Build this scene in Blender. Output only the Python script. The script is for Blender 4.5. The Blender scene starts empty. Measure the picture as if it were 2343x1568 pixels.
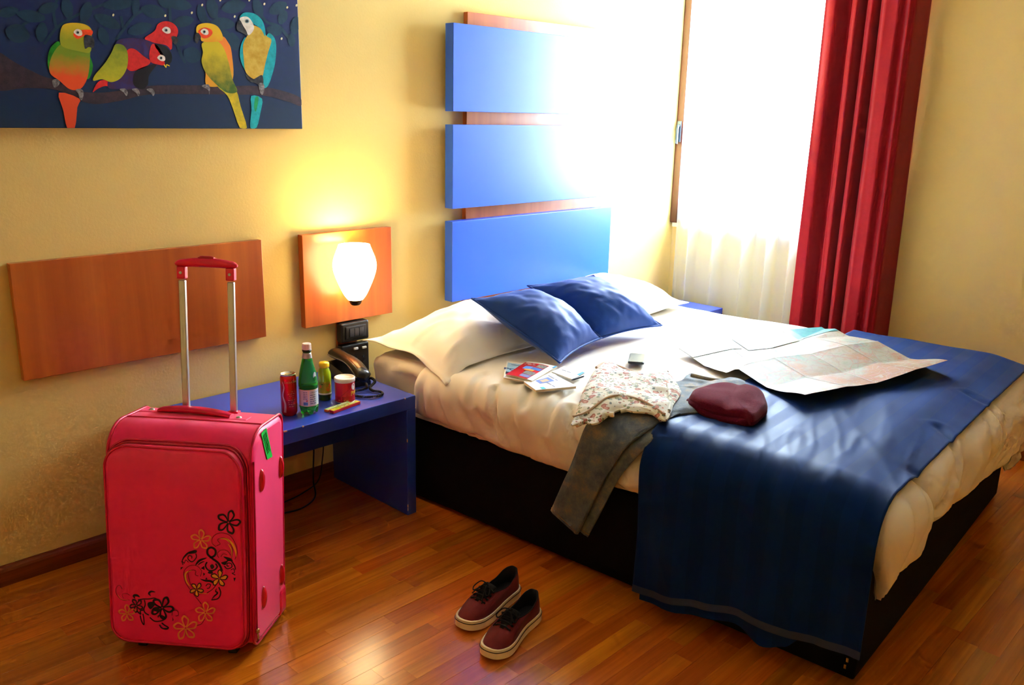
import bpy, bmesh, math, random
from math import pi, sin, cos, sqrt, radians
from mathutils import Vector, Matrix, noise

random.seed(7)
scene = bpy.context.scene
col = scene.collection

# ------------------------------------------------------------------ camera
CX, CY, FPX = 1171.5, 784.0, 1975.0
ROW_X = Vector((0.69639005, -0.16960672, 0.69733383))   # world x in (right, down, forward)
ROW_Y = Vector((-0.71731567, -0.19474798, 0.66897792))
ROW_Z = Vector((0.02234121, -0.96607804, -0.25728211))
CAM = Vector((0.0, -2.87, 1.5))
R_right = Vector((ROW_X[0], ROW_Y[0], ROW_Z[0]))
R_down = Vector((ROW_X[1], ROW_Y[1], ROW_Z[1]))
R_fwd = Vector((ROW_X[2], ROW_Y[2], ROW_Z[2]))
cd = bpy.data.cameras.new('camera')
cam = bpy.data.objects.new('camera', cd); col.objects.link(cam)
cd.sensor_width = 36.0
cd.lens = FPX * 36.0 / 2343.0
cd.clip_start = 0.05
M = Matrix.Identity(4)
for i in range(3):
    M[i][0] = R_right[i]; M[i][1] = -R_down[i]; M[i][2] = -R_fwd[i]; M[i][3] = CAM[i]
cam.matrix_world = M
scene.camera = cam

# ------------------------------------------------------------------ light and exposure
SKY = 100.0
world = bpy.data.worlds.new('overcast_sky'); scene.world = world
world.use_nodes = True
bg = world.node_tree.nodes['Background']
bg.inputs['Color'].default_value = (0.78, 0.91, 1.0, 1)
bg.inputs['Strength'].default_value = SKY
vs = scene.view_settings
vs.view_transform = 'Standard'; vs.look = 'None'; vs.gamma = 1.0; vs.use_curve_mapping = False
vs.exposure = 0.6
cy = scene.cycles
cy.use_denoising = True
cy.max_bounces = 7; cy.diffuse_bounces = 5; cy.glossy_bounces = 3; cy.transmission_bounces = 6
cy.transparent_max_bounces = 8
cy.use_adaptive_sampling = True; cy.adaptive_threshold = 0.08; cy.adaptive_min_samples = 16
cy.sample_clamp_indirect = 8.0
cy.caustics_reflective = False; cy.caustics_refractive = False

# daylight enters by the window: a portal steers the sky's rays
WX = 4.34                       # inner face of the window wall
WY0, WY1, WZ0, WZ1 = -1.10, -0.045, 0.95, 2.40
pl = bpy.data.lights.new('window_portal', 'AREA'); pl.shape = 'RECTANGLE'
pl.size = WY1 - WY0; pl.size_y = WZ1 - WZ0
pl.cycles.is_portal = True
po = bpy.data.objects.new('window_portal', pl); col.objects.link(po)
po.location = (WX + 0.20, (WY0 + WY1) / 2, (WZ0 + WZ1) / 2)
po.rotation_euler = (radians(90), 0, radians(90))   # shines towards -x

# ------------------------------------------------------------------ helpers
def V(*a): return Vector(a)
def ray(px, py):
    c = Vector((px - CX, py - CY, FPX))
    return Vector((ROW_X.dot(c), ROW_Y.dot(c), ROW_Z.dot(c)))
def onY(px, py, y=0.0):
    d = ray(px, py); return CAM + d * ((y - CAM.y) / d.y)
def onX(px, py, x):
    d = ray(px, py); return CAM + d * ((x - CAM.x) / d.x)
def onZ(px, py, z=0.0):
    d = ray(px, py); return CAM + d * ((z - CAM.z) / d.z)
def onPlane(px, py, p0, n):
    d = ray(px, py); return CAM + d * ((p0 - CAM).dot(n) / d.dot(n))
def project(P):
    v = Vector(P) - CAM
    z = v.dot(R_fwd)
    if z < 0.05: return None
    return (v.dot(R_right) / z * FPX + CX, v.dot(R_down) / z * FPX + CY)

def lin(c):
    c = c / 255.0
    return c / 12.92 if c <= 0.04045 else ((c + 0.055) / 1.055) ** 2.4
def S(r, g, b): return (lin(r), lin(g), lin(b), 1.0)

class NT:
    """tiny node-tree writer"""
    def __init__(s, m):
        s.t = m.node_tree; s.n = s.t.nodes; s.l = s.t.links
    def add(s, typ, **kw):
        nd = s.n.new(typ)
        for k, v in kw.items():
            if k == 'op': nd.operation = v
            elif k.startswith('i_'): nd.inputs[k[2:].replace('_', ' ')].default_value = v
            else: setattr(nd, k, v)
        return nd
    def link(s, a, b): s.l.new(a, b)
    def ramp(s, fac, stops):
        r = s.add('ShaderNodeValToRGB'); e = r.color_ramp.elements
        while len(e) < len(stops): e.new(0.5)
        for k, (p, c) in enumerate(stops): e[k].position = p; e[k].color = c
        s.link(fac, r.inputs['Fac']); return r.outputs['Color']
    def mix(s, fac, a, b, mode='MIX'):
        m = s.add('ShaderNodeMix', data_type='RGBA', blend_type=mode)
        for inp, v in ((0, fac), (6, a), (7, b)):
            if hasattr(v, 'is_output'): s.link(v, m.inputs[inp])
            else: m.inputs[inp].default_value = v
        return m.outputs[2]
    def math(s, op, a, b=0.0):
        m = s.add('ShaderNodeMath', op=op)
        for inp, v in ((0, a), (1, b)):
            if hasattr(v, 'is_output'): s.link(v, m.inputs[inp])
            else: m.inputs[inp].default_value = v
        return m.outputs[0]

MATS = {}
def mat(name, c, rough=0.5, metal=0.0, spec=0.5, vary=0.0, vscale=8.0, bump=0.0, bscale=60.0, bdist=0.002,
        coat=0.0, sheen=0.0, trans=0.0, ior=1.45, emit=0.0, emitc=None, c2=None, stretch=(1, 1, 1), anis=0.0, alpha=1.0):
    if name in MATS: return MATS[name]
    m = bpy.data.materials.new(name); m.use_nodes = True
    t = NT(m); b = t.n['Principled BSDF']
    b.inputs['Base Color'].default_value = c
    b.inputs['Roughness'].default_value = rough; b.inputs['Metallic'].default_value = metal
    b.inputs['Specular IOR Level'].default_value = spec; b.inputs['IOR'].default_value = ior
    b.inputs['Coat Weight'].default_value = coat; b.inputs['Coat Roughness'].default_value = 0.12
    b.inputs['Sheen Weight'].default_value = sheen; b.inputs['Transmission Weight'].default_value = trans
    b.inputs['Alpha'].default_value = alpha
    if emit:
        b.inputs['Emission Color'].default_value = emitc or c; b.inputs['Emission Strength'].default_value = emit
    if vary or bump or c2:
        tc = t.add('ShaderNodeTexCoord'); mp = t.add('ShaderNodeMapping'); mp.inputs['Scale'].default_value = stretch
        t.link(tc.outputs['Object'], mp.inputs['Vector'])
    if vary or c2:
        nz = t.add('ShaderNodeTexNoise', i_Scale=vscale, i_Detail=5.0, i_Roughness=0.6)
        t.link(mp.outputs[0], nz.inputs['Vector'])
        ca = c2 or tuple(min(1, x * (1 + vary)) for x in c[:3]) + (1,)
        cb = c if c2 else tuple(x * (1 - vary) for x in c[:3]) + (1,)
        t.link(t.ramp(nz.outputs['Fac'], [(0.32, cb), (0.68, ca)]), b.inputs['Base Color'])
    if bump:
        n2 = t.add('ShaderNodeTexNoise', i_Scale=bscale, i_Detail=4.0)
        t.link(mp.outputs[0], n2.inputs['Vector'])
        bp = t.add('ShaderNodeBump', i_Strength=bump, i_Distance=bdist)
        t.link(n2.outputs['Fac'], bp.inputs['Height']); t.link(bp.outputs[0], b.inputs['Normal'])
    MATS[name] = m
    return m

class MB:
    """collects vertices and faces of one mesh"""
    def __init__(s): s.v = []; s.f = []; s.mi = []; s.uv = None; s.cur = 0
    def face(s, idx): s.f.append(tuple(idx)); s.mi.append(s.cur)
    def box(s, lo, hi):
        x0, y0, z0 = lo; x1, y1, z1 = hi; k = len(s.v)
        s.v += [(x0,y0,z0),(x1,y0,z0),(x1,y1,z0),(x0,y1,z0),(x0,y0,z1),(x1,y0,z1),(x1,y1,z1),(x0,y1,z1)]
        for q in ((0,3,2,1),(4,5,6,7),(0,1,5,4),(1,2,6,5),(2,3,7,6),(3,0,4,7)): s.face([k + i for i in q])
        return s
    def obox(s, o, ax, ay, az):
        """box from corner o spanned by three vectors"""
        o, ax, ay, az = map(Vector, (o, ax, ay, az)); k = len(s.v)
        for c in (o, o+ax, o+ax+ay, o+ay): s.v.append(tuple(c))
        for c in (o, o+ax, o+ax+ay, o+ay): s.v.append(tuple(c + az))
        for q in ((0,3,2,1),(4,5,6,7),(0,1,5,4),(1,2,6,5),(2,3,7,6),(3,0,4,7)): s.face([k + i for i in q])
        return s
    def grid(s, pts, closeu=False, closev=False):
        """pts[i][j] -> quads"""
        nu, nv = len(pts), len(pts[0]); k = len(s.v)
        for r in pts: s.v += [tuple(p) for p in r]
        for i in range(nu if closeu else nu - 1):
            for j in range(nv if closev else nv - 1):
                i2, j2 = (i + 1) % nu, (j + 1) % nv
                s.face((k+i*nv+j, k+i2*nv+j, k+i2*nv+j2, k+i*nv+j2))
        return s
    def cap(s, loop, flip=False):
        k = len(s.v); s.v += [tuple(p) for p in loop]
        idx = list(range(k, k + len(loop)))
        s.face(idx[::-1] if flip else idx); return s
    def fan(s, loop, c, flip=False):
        k = len(s.v); s.v += [tuple(p) for p in loop] + [tuple(c)]; n = len(loop)
        for i in range(n):
            q = (k + i, k + (i + 1) % n, k + n); s.face(q[::-1] if flip else q)
        return s
    def tube(s, path, r, n=8, closed=False, caps=True):
        path = [Vector(p) for p in path]; m = len(path); rings = []; up = None
        rr = r if isinstance(r, (list, tuple)) else [r] * m
        for i in range(m):
            a = path[i - 1] if (i or closed) else path[0]; b = path[(i + 1) % m] if (i < m - 1 or closed) else path[-1]
            t = (b - a).normalized()
            if up is None: up = Vector((0, 0, 1)) if abs(t.z) < 0.9 else Vector((1, 0, 0))
            u = (up - t * up.dot(t))
            u = u.normalized() if u.length > 1e-6 else t.orthogonal().normalized()
            w = t.cross(u); up = u
            rings.append([path[i] + (u * cos(2*pi*k/n) + w * sin(2*pi*k/n)) * rr[i] for k in range(n)])
        s.grid(rings, closeu=closed, closev=True)
        if caps and not closed:
            s.cap(rings[0]); s.cap(rings[-1], True)
        return s
    def lathe(s, prof, n=32, c=(0, 0, 0), sy=1.0, a0=0.0, a1=2*pi):
        """profile [(r, z)] round the z axis through c"""
        full = abs(a1 - a0 - 2*pi) < 1e-6
        k = n if full else n + 1
        rings = [[(c[0] + r*cos(a0 + (a1-a0)*j/n), c[1] + sy*r*sin(a0 + (a1-a0)*j/n), c[2] + z) for (r, z) in prof] for j in range(k)]
        s.grid(rings, closeu=full); return s
    def prism(s, poly, off):
        """planar polygon (3d points) extruded by vector off"""
        off = Vector(off); p = [Vector(q) for q in poly]; n = len(p); k = len(s.v)
        s.v += [tuple(q) for q in p] + [tuple(q + off) for q in p]
        s.face(range(k + n - 1, k - 1, -1)); s.face(range(k + n, k + 2*n))
        for i in range(n): s.face((k + i, k + (i+1) % n, k + n + (i+1) % n, k + n + i))
        return s
    def merge(s, other, fn=None):
        k = len(s.v); s.v += [tuple(fn(Vector(p))) if fn else p for p in other.v]
        for f in other.f: s.face([k + i for i in f])
        return s
    def build(s, name, m, parent=None, loc=None, smooth=False, bevel=0.0, segs=2, sub=0, label=None, weld=False, angle=None):
        me = bpy.data.meshes.new(name)
        v = s.v
        if loc is not None:
            L = Vector(loc); v = [tuple(Vector(p) - L) for p in v]
        me.from_pydata(v, [], s.f)
        for mm in (m if isinstance(m, (list, tuple)) else [m]): me.materials.append(mm)
        if isinstance(m, (list, tuple)): me.polygons.foreach_set('material_index', s.mi)
        if s.uv:
            lay = me.uv_layers.new(name='UVMap')
            for lp in me.loops: lay.data[lp.index].uv = s.uv[lp.vertex_index] if lp.vertex_index < len(s.uv) else (0, 0)
        bm = bmesh.new(); bm.from_mesh(me)
        if weld: bmesh.ops.remove_doubles(bm, verts=bm.verts, dist=weld if isinstance(weld, float) else 1e-5)
        bmesh.ops.recalc_face_normals(bm, faces=bm.faces); bm.to_mesh(me); bm.free()
        if smooth: me.polygons.foreach_set('use_smooth', [True] * len(me.polygons))
        if angle: me.polygons.foreach_set('use_smooth', [True] * len(me.polygons)); me.set_sharp_from_angle(angle=radians(angle))
        o = bpy.data.objects.new(name, me); col.objects.link(o)
        if parent is not None: o.parent = parent
        if loc is not None: o.location = loc
        if bevel:
            b = o.modifiers.new('bevel', 'BEVEL'); b.width = bevel; b.segments = segs; b.limit_method = 'ANGLE'; b.angle_limit = radians(40)
        if sub:
            q = o.modifiers.new('sub', 'SUBSURF'); q.levels = sub; q.render_levels = sub
        if label: o['label'] = label
        return o

def tag(o, label, cat, group=None, kind=None):
    o['label'] = label
    if cat: o['category'] = cat
    if group: o['group'] = group
    if kind: o['kind'] = kind
    return o
def thing(name, label, cat, loc=(0, 0, 0), group=None, mtx=None):
    o = bpy.data.objects.new(name, None); col.objects.link(o); o.empty_display_size = 0.05
    if mtx is not None: o.matrix_world = mtx
    else: o.location = loc
    return tag(o, label, cat, group)
def struct(o): o['kind'] = 'structure'; return o
def rel(root, mb):
    """shift world-space vertices into the frame of an unrotated root"""
    L = root.location
    mb.v = [(p[0] - L.x, p[1] - L.y, p[2] - L.z) for p in mb.v]; return mb
def smoothloop(pts, k=6, closed=True):
    """Catmull-Rom through points (any dimension)"""
    P = [Vector(p) for p in pts]; n = len(P); out = []
    rng = range(n) if closed else range(n - 1)
    for i in rng:
        p0 = P[(i-1) % n] if closed or i > 0 else P[0]
        p1 = P[i]; p2 = P[(i+1) % n]
        p3 = P[(i+2) % n] if closed or i + 2 < n else P[-1]
        for j in range(k):
            t = j / k
            out.append(0.5 * ((2*p1) + (p2-p0)*t + (2*p0-5*p1+4*p2-p3)*t*t + (3*p1-p0-3*p2+p3)*t**3))
    if not closed: out.append(P[-1].copy())
    return out
def lerp(a, b, t): return a + (b - a) * t
def sstep(a, b, x):
    t = max(0.0, min(1.0, (x - a) / (b - a))); return t * t * (3 - 2 * t)
def pn(x, y, z=0.0): return noise.noise(Vector((x, y, z)))
def text_mesh(s, size, bold=0.0):
    """outline of a word as a flat mesh: list of (verts, faces) centred on the origin in xy"""
    cu = bpy.data.curves.new('w', 'FONT'); cu.body = s; cu.size = size; cu.resolution_u = 3; cu.offset = bold
    cu.align_x = 'CENTER'; cu.align_y = 'CENTER'
    ob = bpy.data.objects.new('w', cu)
    me = bpy.data.meshes.new_from_object(ob)
    v = [tuple(p.co) for p in me.vertices]; f = [tuple(p.vertices) for p in me.polygons]
    bpy.data.objects.remove(ob); bpy.data.curves.remove(cu); bpy.data.meshes.remove(me)
    return v, f
def text_on(mb, s, size, fn, bold=0.0):
    """adds the word to mb, fn maps flat (x, y) to a 3d point"""
    v, f = text_mesh(s, size, bold); k = len(mb.v)
    mb.v += [tuple(fn(p[0], p[1])) for p in v]
    for q in f: mb.face([k + i for i in q])
def print_line(mb, x, y, width, size, fn, seed=0):
    """a line of print too small to read: word-long dashes centred on x, y"""
    rr_ = random.Random(seed * 7 + int(abs(x) * 9999) + int(abs(y) * 9999)); u = x - width / 2
    while u < x + width / 2:
        w = min(size * rr_.uniform(1.2, 4.0), x + width / 2 - u)
        q = [(u, y - size * .32), (u + w, y - size * .32), (u + w, y + size * .32), (u, y + size * .32)]
        mb.cap([fn(*p) for p in q]); u += w + size * .7
def ribbon2(pts, w, taper=None):
    """2d polyline -> list of quads' 2d corners; width w, optional taper function of 0..1"""
    P = [Vector((p[0], p[1])) for p in pts]; n = len(P); L, Rr = [], []
    for i in range(n):
        t = (P[min(i+1, n-1)] - P[max(i-1, 0)])
        t = t.normalized() if t.length > 1e-9 else Vector((1, 0))
        q = Vector((-t.y, t.x)) * (w * (taper(i/(n-1)) if taper else 1.0) / 2)
        L.append(P[i] + q); Rr.append(P[i] - q)
    return L, Rr
# ------------------------------------------------------------------ materials of the room
def wood_mat(name, ca, cb, axis='z', rough=0.35, coat=0.2, random_tone=False, scale=1.0, grain=0.35):
    """straight-grained veneer; grain runs along the given object axis"""
    m = bpy.data.materials.new(name); m.use_nodes = True
    t = NT(m); b = t.n['Principled BSDF']
    tc = t.add('ShaderNodeTexCoord'); mp = t.add('ShaderNodeMapping')
    st = {'z': (14, 14, 0.55), 'x': (0.7, 18, 18)}[axis]
    mp.inputs['Scale'].default_value = tuple(x * scale for x in st)
    t.link(tc.outputs['Object'], mp.inputs['Vector'])
    if random_tone:
        oi = t.add('ShaderNodeObjectInfo')
        cmb = t.add('ShaderNodeCombineXYZ')
        for k, f in enumerate((37.0, 91.0, 53.0)):
            t.link(t.math('MULTIPLY', oi.outputs['Random'], f), cmb.inputs[k])
        t.link(cmb.outputs[0], mp.inputs['Location'])
    n1 = t.add('ShaderNodeTexNoise', i_Scale=1.0, i_Detail=6.0, i_Roughness=0.62, i_Distortion=0.35)
    t.link(mp.outputs[0], n1.inputs['Vector'])
    mp2 = t.add('ShaderNodeMapping'); mp2.inputs['Scale'].default_value = (6, 6, 6)
    t.link(mp.outputs[0], mp2.inputs['Vector'])
    n2 = t.add('ShaderNodeTexNoise', i_Scale=1.2, i_Detail=4.0)
    t.link(mp2.outputs[0], n2.inputs['Vector'])
    base = t.ramp(n1.outputs['Fac'], [(0.30, ca), (0.50, tuple(lerp(ca[i], cb[i], .45) for i in range(3)) + (1,)), (0.72, cb)])
    fine = t.ramp(n2.outputs['Fac'], [(0.30, (1 - grain, 1 - grain, 1 - grain, 1)), (0.62, (1, 1, 1, 1))])
    c = t.mix(1.0, base, fine, 'MULTIPLY')
    if random_tone:
        hs = t.add('ShaderNodeHueSaturation')
        r2 = t.math('FRACT', t.math('MULTIPLY', oi.outputs['Random'], 17.31))
        t.link(t.math('ADD', t.math('MULTIPLY', r2, 0.36), 0.80), hs.inputs['Value'])
        t.link(t.math('ADD', t.math('MULTIPLY', oi.outputs['Random'], 0.018), 0.492), hs.inputs['Hue'])
        t.link(c, hs.inputs['Color']); c = hs.outputs[0]
    t.link(c, b.inputs['Base Color'])
    b.inputs['Roughness'].default_value = rough
    b.inputs['Coat Weight'].default_value = coat; b.inputs['Coat Roughness'].default_value = 0.2
    bp = t.add('ShaderNodeBump', i_Strength=0.08, i_Distance=0.001)
    t.link(n2.outputs['Fac'], bp.inputs['Height']); t.link(bp.outputs[0], b.inputs['Normal'])
    return m

wall_m = mat('yellow_plaster', S(231, 205, 130), rough=0.85, spec=0.2, vary=0.03, vscale=2.5, bump=0.16, bscale=110, bdist=0.003)
ceil_m = mat('ceiling_white', S(216, 206, 186), rough=0.9, spec=0.1, bump=0.1, bscale=60)
base_m = wood_mat('skirting_wood', S(92, 34, 10), S(150, 70, 24), axis='x', rough=0.35)
plank_m = wood_mat('laminate_strip', S(166, 76, 8), S(222, 126, 28), axis='x', rough=0.24, coat=0.5, random_tone=True, grain=0.22, scale=.7)
slab_m = mat('dark_underlay', S(46, 20, 6), rough=0.8)

# ------------------------------------------------------------------ shell
RX0, RX1, RY0, RY1, RZ = -1.6, WX, -4.8, 0.0, 2.72
struct(MB().box((RX0 - .1, RY0 - .1, -0.16), (RX1 + .25, RY1 + .1, -0.0075)).build('floor', slab_m))['label'] = 'wood laminate floor of orange brown strips'
floor = bpy.data.objects['floor']
struct(MB().box((RX0 - .1, RY1, -.0), (RX1 + .25, RY1 + .12, RZ)).build('wall_back', wall_m))
struct(MB().box((RX0 - .12, RY0, 0), (RX0, RY1, RZ)).build('wall_left', wall_m))
struct(MB().box((RX0 - .12, RY0 - .12, 0), (RX1 + .25, RY0, RZ)).build('wall_front', wall_m))
w = MB()
w.box((WX, RY0, 0), (WX + .24, WY0, RZ)); w.box((WX, WY1, 0), (WX + .24, RY1, RZ))
w.box((WX, WY0, 0), (WX + .24, WY1, WZ0)); w.box((WX, WY0, WZ1), (WX + .24, WY1, RZ))
struct(w.build('wall_right', wall_m))
struct(MB().box((RX0 - .12, RY0 - .12, RZ), (RX1 + .25, RY1 + .12, RZ + .12)).build('ceiling', ceil_m))

# skirting: moulded profile
def skirting(name, p, q, nrm, h=0.068, d=0.014):
    p, q, nrm = Vector(p), Vector(q), Vector(nrm)
    prof = [(0, 0), (d, 0), (d, h * .72), (d * .75, h * .84), (d * .45, h * .93), (d * .3, h), (0, h)]
    return struct(MB().prism([p + nrm * a + Vector((0, 0, b)) for a, b in prof], q - p).build(name, base_m))
skirting('baseboard_back', (RX0, 0, 0), (RX1, 0, 0), (0, -1, 0))
skirting('baseboard_right', (WX, 0, 0), (WX, RY0, 0), (-1, 0, 0), h=0.085)
skirting('baseboard_left', (RX0, RY0, 0), (RX0, 0, 0), (1, 0, 0))
skirting('baseboard_front', (RX0, RY0, 0), (RX1, RY0, 0), (0, 1, 0))

# floor strips: 61 mm wide, running along the back wall, three to a board
TH = radians(3.5)
BU = Vector((cos(TH), sin(TH), 0)); BV = Vector((sin(TH), -cos(TH), 0))
BO = Vector((2.148, -2.138, 0)) - BV * 2.03
def W(a, b, z=0.0): return BO + BU * a + BV * b + Vector((0, 0, z))
def in_bed(x, y):
    d = Vector((x, y, 0)) - BO; a, b = d.dot(BU), d.dot(BV)
    return 0.06 < a < 1.60 and b < 1.97
SW = 0.061
LENS = [0.34, 0.42, 0.50, 0.60, 0.70]
strip_mesh = {}
def strip_me(L):
    if L not in strip_mesh:
        g = 0.00008; mb = MB(); h = 0.0075; e = 0.00018
        x0, x1, y0, y1 = g, L - g, g, SW - g
        mb.grid([[(x0, y0, -h), (x0 + 0, y0, -e), (x0 + e, y0 + e, 0)], [(x1, y0, -h), (x1, y0, -e), (x1 - e, y0 + e, 0)],
                 [(x1, y1, -h), (x1, y1, -e), (x1 - e, y1 - e, 0)], [(x0, y1, -h), (x0, y1, -e), (x0 + e, y1 - e, 0)]], closeu=True)
        mb.face((2, 5, 8, 11))
        o = mb.build('plank', plank_m); strip_mesh[L] = o.data; bpy.data.objects.remove(o)
    return strip_mesh[L]
rs = random.Random(11)
cands = []
row_top = -1.039 + SW * 3 * 6     # a board seam lies at y = -1.039
k = 0
y = row_top
rest = MB()
while y > RY0:
    x = RX0 - rs.random() * 0.5
    while x < RX1:
        L = rs.choice(LENS)
        gp_ = (0.0012 if k == 17 else 0.0003) if k % 3 == 2 else 0.0
        yy = y - SW - gp_
        vis = False
        for fx in (0.02, .5, .98):
            for fy in (0.05, .95):
                p = project((x + L * fx, yy + SW * fy, 0))
                if p and -5 < p[0] < 2348 and -5 < p[1] < 1573 and not in_bed(x + L * fx, yy + SW * fy): vis = True
        if x + L > 0.0 and yy < 0 and vis:
            c = (x + L / 2, yy)
            cands.append(((Vector((c[0], c[1], 0)) - CAM).length, x, yy, L))
        elif yy < 0.05:
            rest.box((x + .0002, yy + .0002, -.0075), (x + L - .0002, yy + SW - .0002, 0))
        x += L
    y -= SW + ((0.0012 if k == 17 else 0.0003) if k % 3 == 2 else 0.0); k += 1
cands.sort()
for d, x, yy, L in cands[:300]:
    o = bpy.data.objects.new('plank', strip_me(L)); col.objects.link(o); o.location = (x, yy, 0); o.parent = floor
for d, x, yy, L in cands[300:]:
    rest.box((x + .0002, yy + .0002, -.0075), (x + L - .0002, yy + SW - .0002, 0))
ro = rest.build('planks_beyond', plank_m, parent=floor); ro['kind'] = 'stuff'
print('planks', len(cands))

# ------------------------------------------------------------------ window
frame_m = mat('window_brown', S(58, 12, 11), rough=0.4, vary=0.1)
glass_m = bpy.data.materials.new('window_glass'); glass_m.use_nodes = True
t = NT(glass_m); t.n.remove(t.n['Principled BSDF'])
g1 = t.add('ShaderNodeBsdfTransparent'); g2 = t.add('ShaderNodeBsdfGlossy', i_Roughness=0.02); gm = t.add('ShaderNodeMixShader'); gm.inputs[0].default_value = 0.05
t.link(g1.outputs[0], gm.inputs[1]); t.link(g2.outputs[0], gm.inputs[2]); t.link(gm.outputs[0], t.n['Material Output'].inputs[0])
win = bpy.data.objects.new('window_1', None); col.objects.link(win); win['kind'] = 'structure'
win['label'] = 'bright window with brown frame behind the sheer curtain'
win.location = (WX, (WY0 + WY1) / 2, WZ0)
fx0, fx1 = WX - 0.036, WX + 0.05
fr = MB()
fr.box((fx0, WY0, WZ0 - .05), (fx1, WY0 + .06, WZ1 + .05)); fr.box((fx0, WY1 - .004, WZ0 - .05), (fx1, WY1 + .041, WZ1 + .05))
fr.box((fx0, WY0 + .06, WZ0 - .05), (fx1, WY1 - .004, WZ0 + .02)); fr.box((fx0, WY0 + .06, WZ1 - .02), (fx1, WY1 - .004, WZ1 + .05))
rel(win, fr).build('window_frame', frame_m, win, bevel=0.003)
ym = (WY0 + WY1) / 2
for ya, yb in ((WY0 + .06, WY1 - .004),):
    sa = MB(); x0, x1 = WX + .0, WX + .045
    sa.box((x0, ya, WZ0 + .02), (x1, ya + .03, WZ1 - .02)); sa.box((x0, yb - .03, WZ0 + .02), (x1, yb, WZ1 - .02))
    sa.box((x0, ya + .03, WZ0 + .02), (x1, yb - .03, WZ0 + .07)); sa.box((x0, ya + .03, WZ1 - .07), (x1, yb - .03, WZ1 - .02))
    so = rel(win, sa).build('sash', frame_m, win, bevel=0.002)
    pm = MB().box((WX + .018, ya + .03, WZ0 + .07), (WX + .022, yb - .03, WZ1 - .07)); rel(win, pm)
    pm.build('pane', glass_m, so)
hm = mat('handle_grey', S(70, 84, 104), rough=0.3, metal=0.6)
hb = MB(); hb.box((fx0 - .006, -.038, 1.36), (fx0, -.012, 1.475)); hb.tube([(fx0 - .006, -.025, 1.45), (fx0 - .018, -.025, 1.45), (fx0 - .022, -.025, 1.43), (fx0 - .022, -.025, 1.35)], 0.008, 8)
rel(win, hb).build('window_handle', hm, win, bevel=0.001)
sl = MB().box((WX - .03, WY0 - .03, WZ0 - .075), (WX + .2, WY1 + .03, WZ0 - .05)); rel(win, sl).build('window_sill', mat('sill_stone', S(225, 215, 195), rough=0.5), win, bevel=0.003)

# ------------------------------------------------------------------ curtains
rail_m = mat('rail_white', S(235, 232, 225), rough=0.4)
MBr = MB().box((WX - .20, -1.45, RZ - .03), (WX - .05, -.01, RZ))
tag(MBr.build('curtain_rail', rail_m, bevel=0.004), 'white double curtain rail under the ceiling above the window', 'curtain rail')

def curtain(name, m, y0, y1, x0, xfun, ztop, zbot, ny, nz, thick):
    rows = []
    for j in range(nz + 1):
        t = j / nz; z = lerp(ztop, zbot, t); row = []
        for i in range(ny + 1):
            s = i / ny; y, dx = xfun(s, t)
            row.append((x0 + dx, y, z))
        rows.append(row)
    back = [[(p[0] + thick, p[1], p[2]) for p in r] for r in rows]
    mb = MB(); mb.grid(rows); mb.grid(back)
    return mb, rows

# the sheer: thin white voile, folds widen towards the hem
vm = bpy.data.materials.new('white_voile'); vm.use_nodes = True
t = NT(vm); t.n.remove(t.n['Principled BSDF']); out = t.n['Material Output']
tl = t.add('ShaderNodeBsdfTranslucent'); tl.inputs['Color'].default_value = (0.84, 0.93, 1.0, 1)
df = t.add('ShaderNodeBsdfDiffuse'); df.inputs['Color'].default_value = (0.84, 0.90, 0.98, 1)
tr = t.add('ShaderNodeBsdfTransparent'); tr.inputs['Color'].default_value = (1, 1, 1, 1)
m1 = t.add('ShaderNodeMixShader'); m1.inputs[0].default_value = 0.35
t.link(tl.outputs[0], m1.inputs[1]); t.link(df.outputs[0], m1.inputs[2])
m2 = t.add('ShaderNodeMixShader'); m2.inputs[0].default_value = 0.76
t.link(tr.outputs[0], m2.inputs[1]); t.link(m1.outputs[0], m2.inputs[2]); t.link(m2.outputs[0], out.inputs[0])
def sheer_f(s, tt):
    y = lerp(-.078, -.95, s)
    ph = s * 5.6 * 2 * pi + 0.8 * sin(s * 9)
    a = 0.012 + 0.014 * tt
    return y + 0.010 * cos(ph * 1.0), a * (sin(ph) + 0.45 * sin(2 * ph + 1.2)) + 0.004 * pn(s * 30, tt * 2)
sh = []
for j in range(31):
    tt = j / 30; z = lerp(RZ - .03, 0.03, tt)
    sh.append([(WX - .072 + sheer_f(i / 260, tt)[1], sheer_f(i / 260, tt)[0], z) for i in range(261)])
mb = MB(); mb.grid(sh)
tag(mb.build('sheer_curtain', vm, loc=(WX - .072, -.5, 0.03), smooth=True), 'thin white sheer curtain hanging across the window', 'curtain')

red_m = mat('red_velvet', S(140, 2, 20), rough=0.8, sheen=0.12, spec=0.2, vary=0.08, vscale=30, bump=0.25, bscale=300, bdist=0.001)
def red_f(s, tt):
    y = lerp(-.865, -1.315, s) 
    keys = [(0, 0.0), (.05, .045), (.16, .05), (.24, -.015), (.27, -.02), (.33, .045), (.40, .05), (.455, .0), (.50, .04), (.545, .048), (.60, -.01), (.63, .035), (.70, .05), (.80, .052), (.86, .03), (.92, .045), (.965, .03), (1, -.09)]
    for k in range(len(keys) - 1):
        if keys[k][0] <= s <= keys[k+1][0]:
            u = (s - keys[k][0]) / (keys[k+1][0] - keys[k][0]); u = u * u * (3 - 2 * u)
            d = lerp(keys[k][1], keys[k+1][1], u); break
    else: d = keys[-1][1]
    return y + 0.012 * pn(s * 5, tt * 1.5), -d * (1.15 + 0.3 * tt) + 0.008 * pn(s * 9, tt * 3, 4)
rc = []; rb = []
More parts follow.
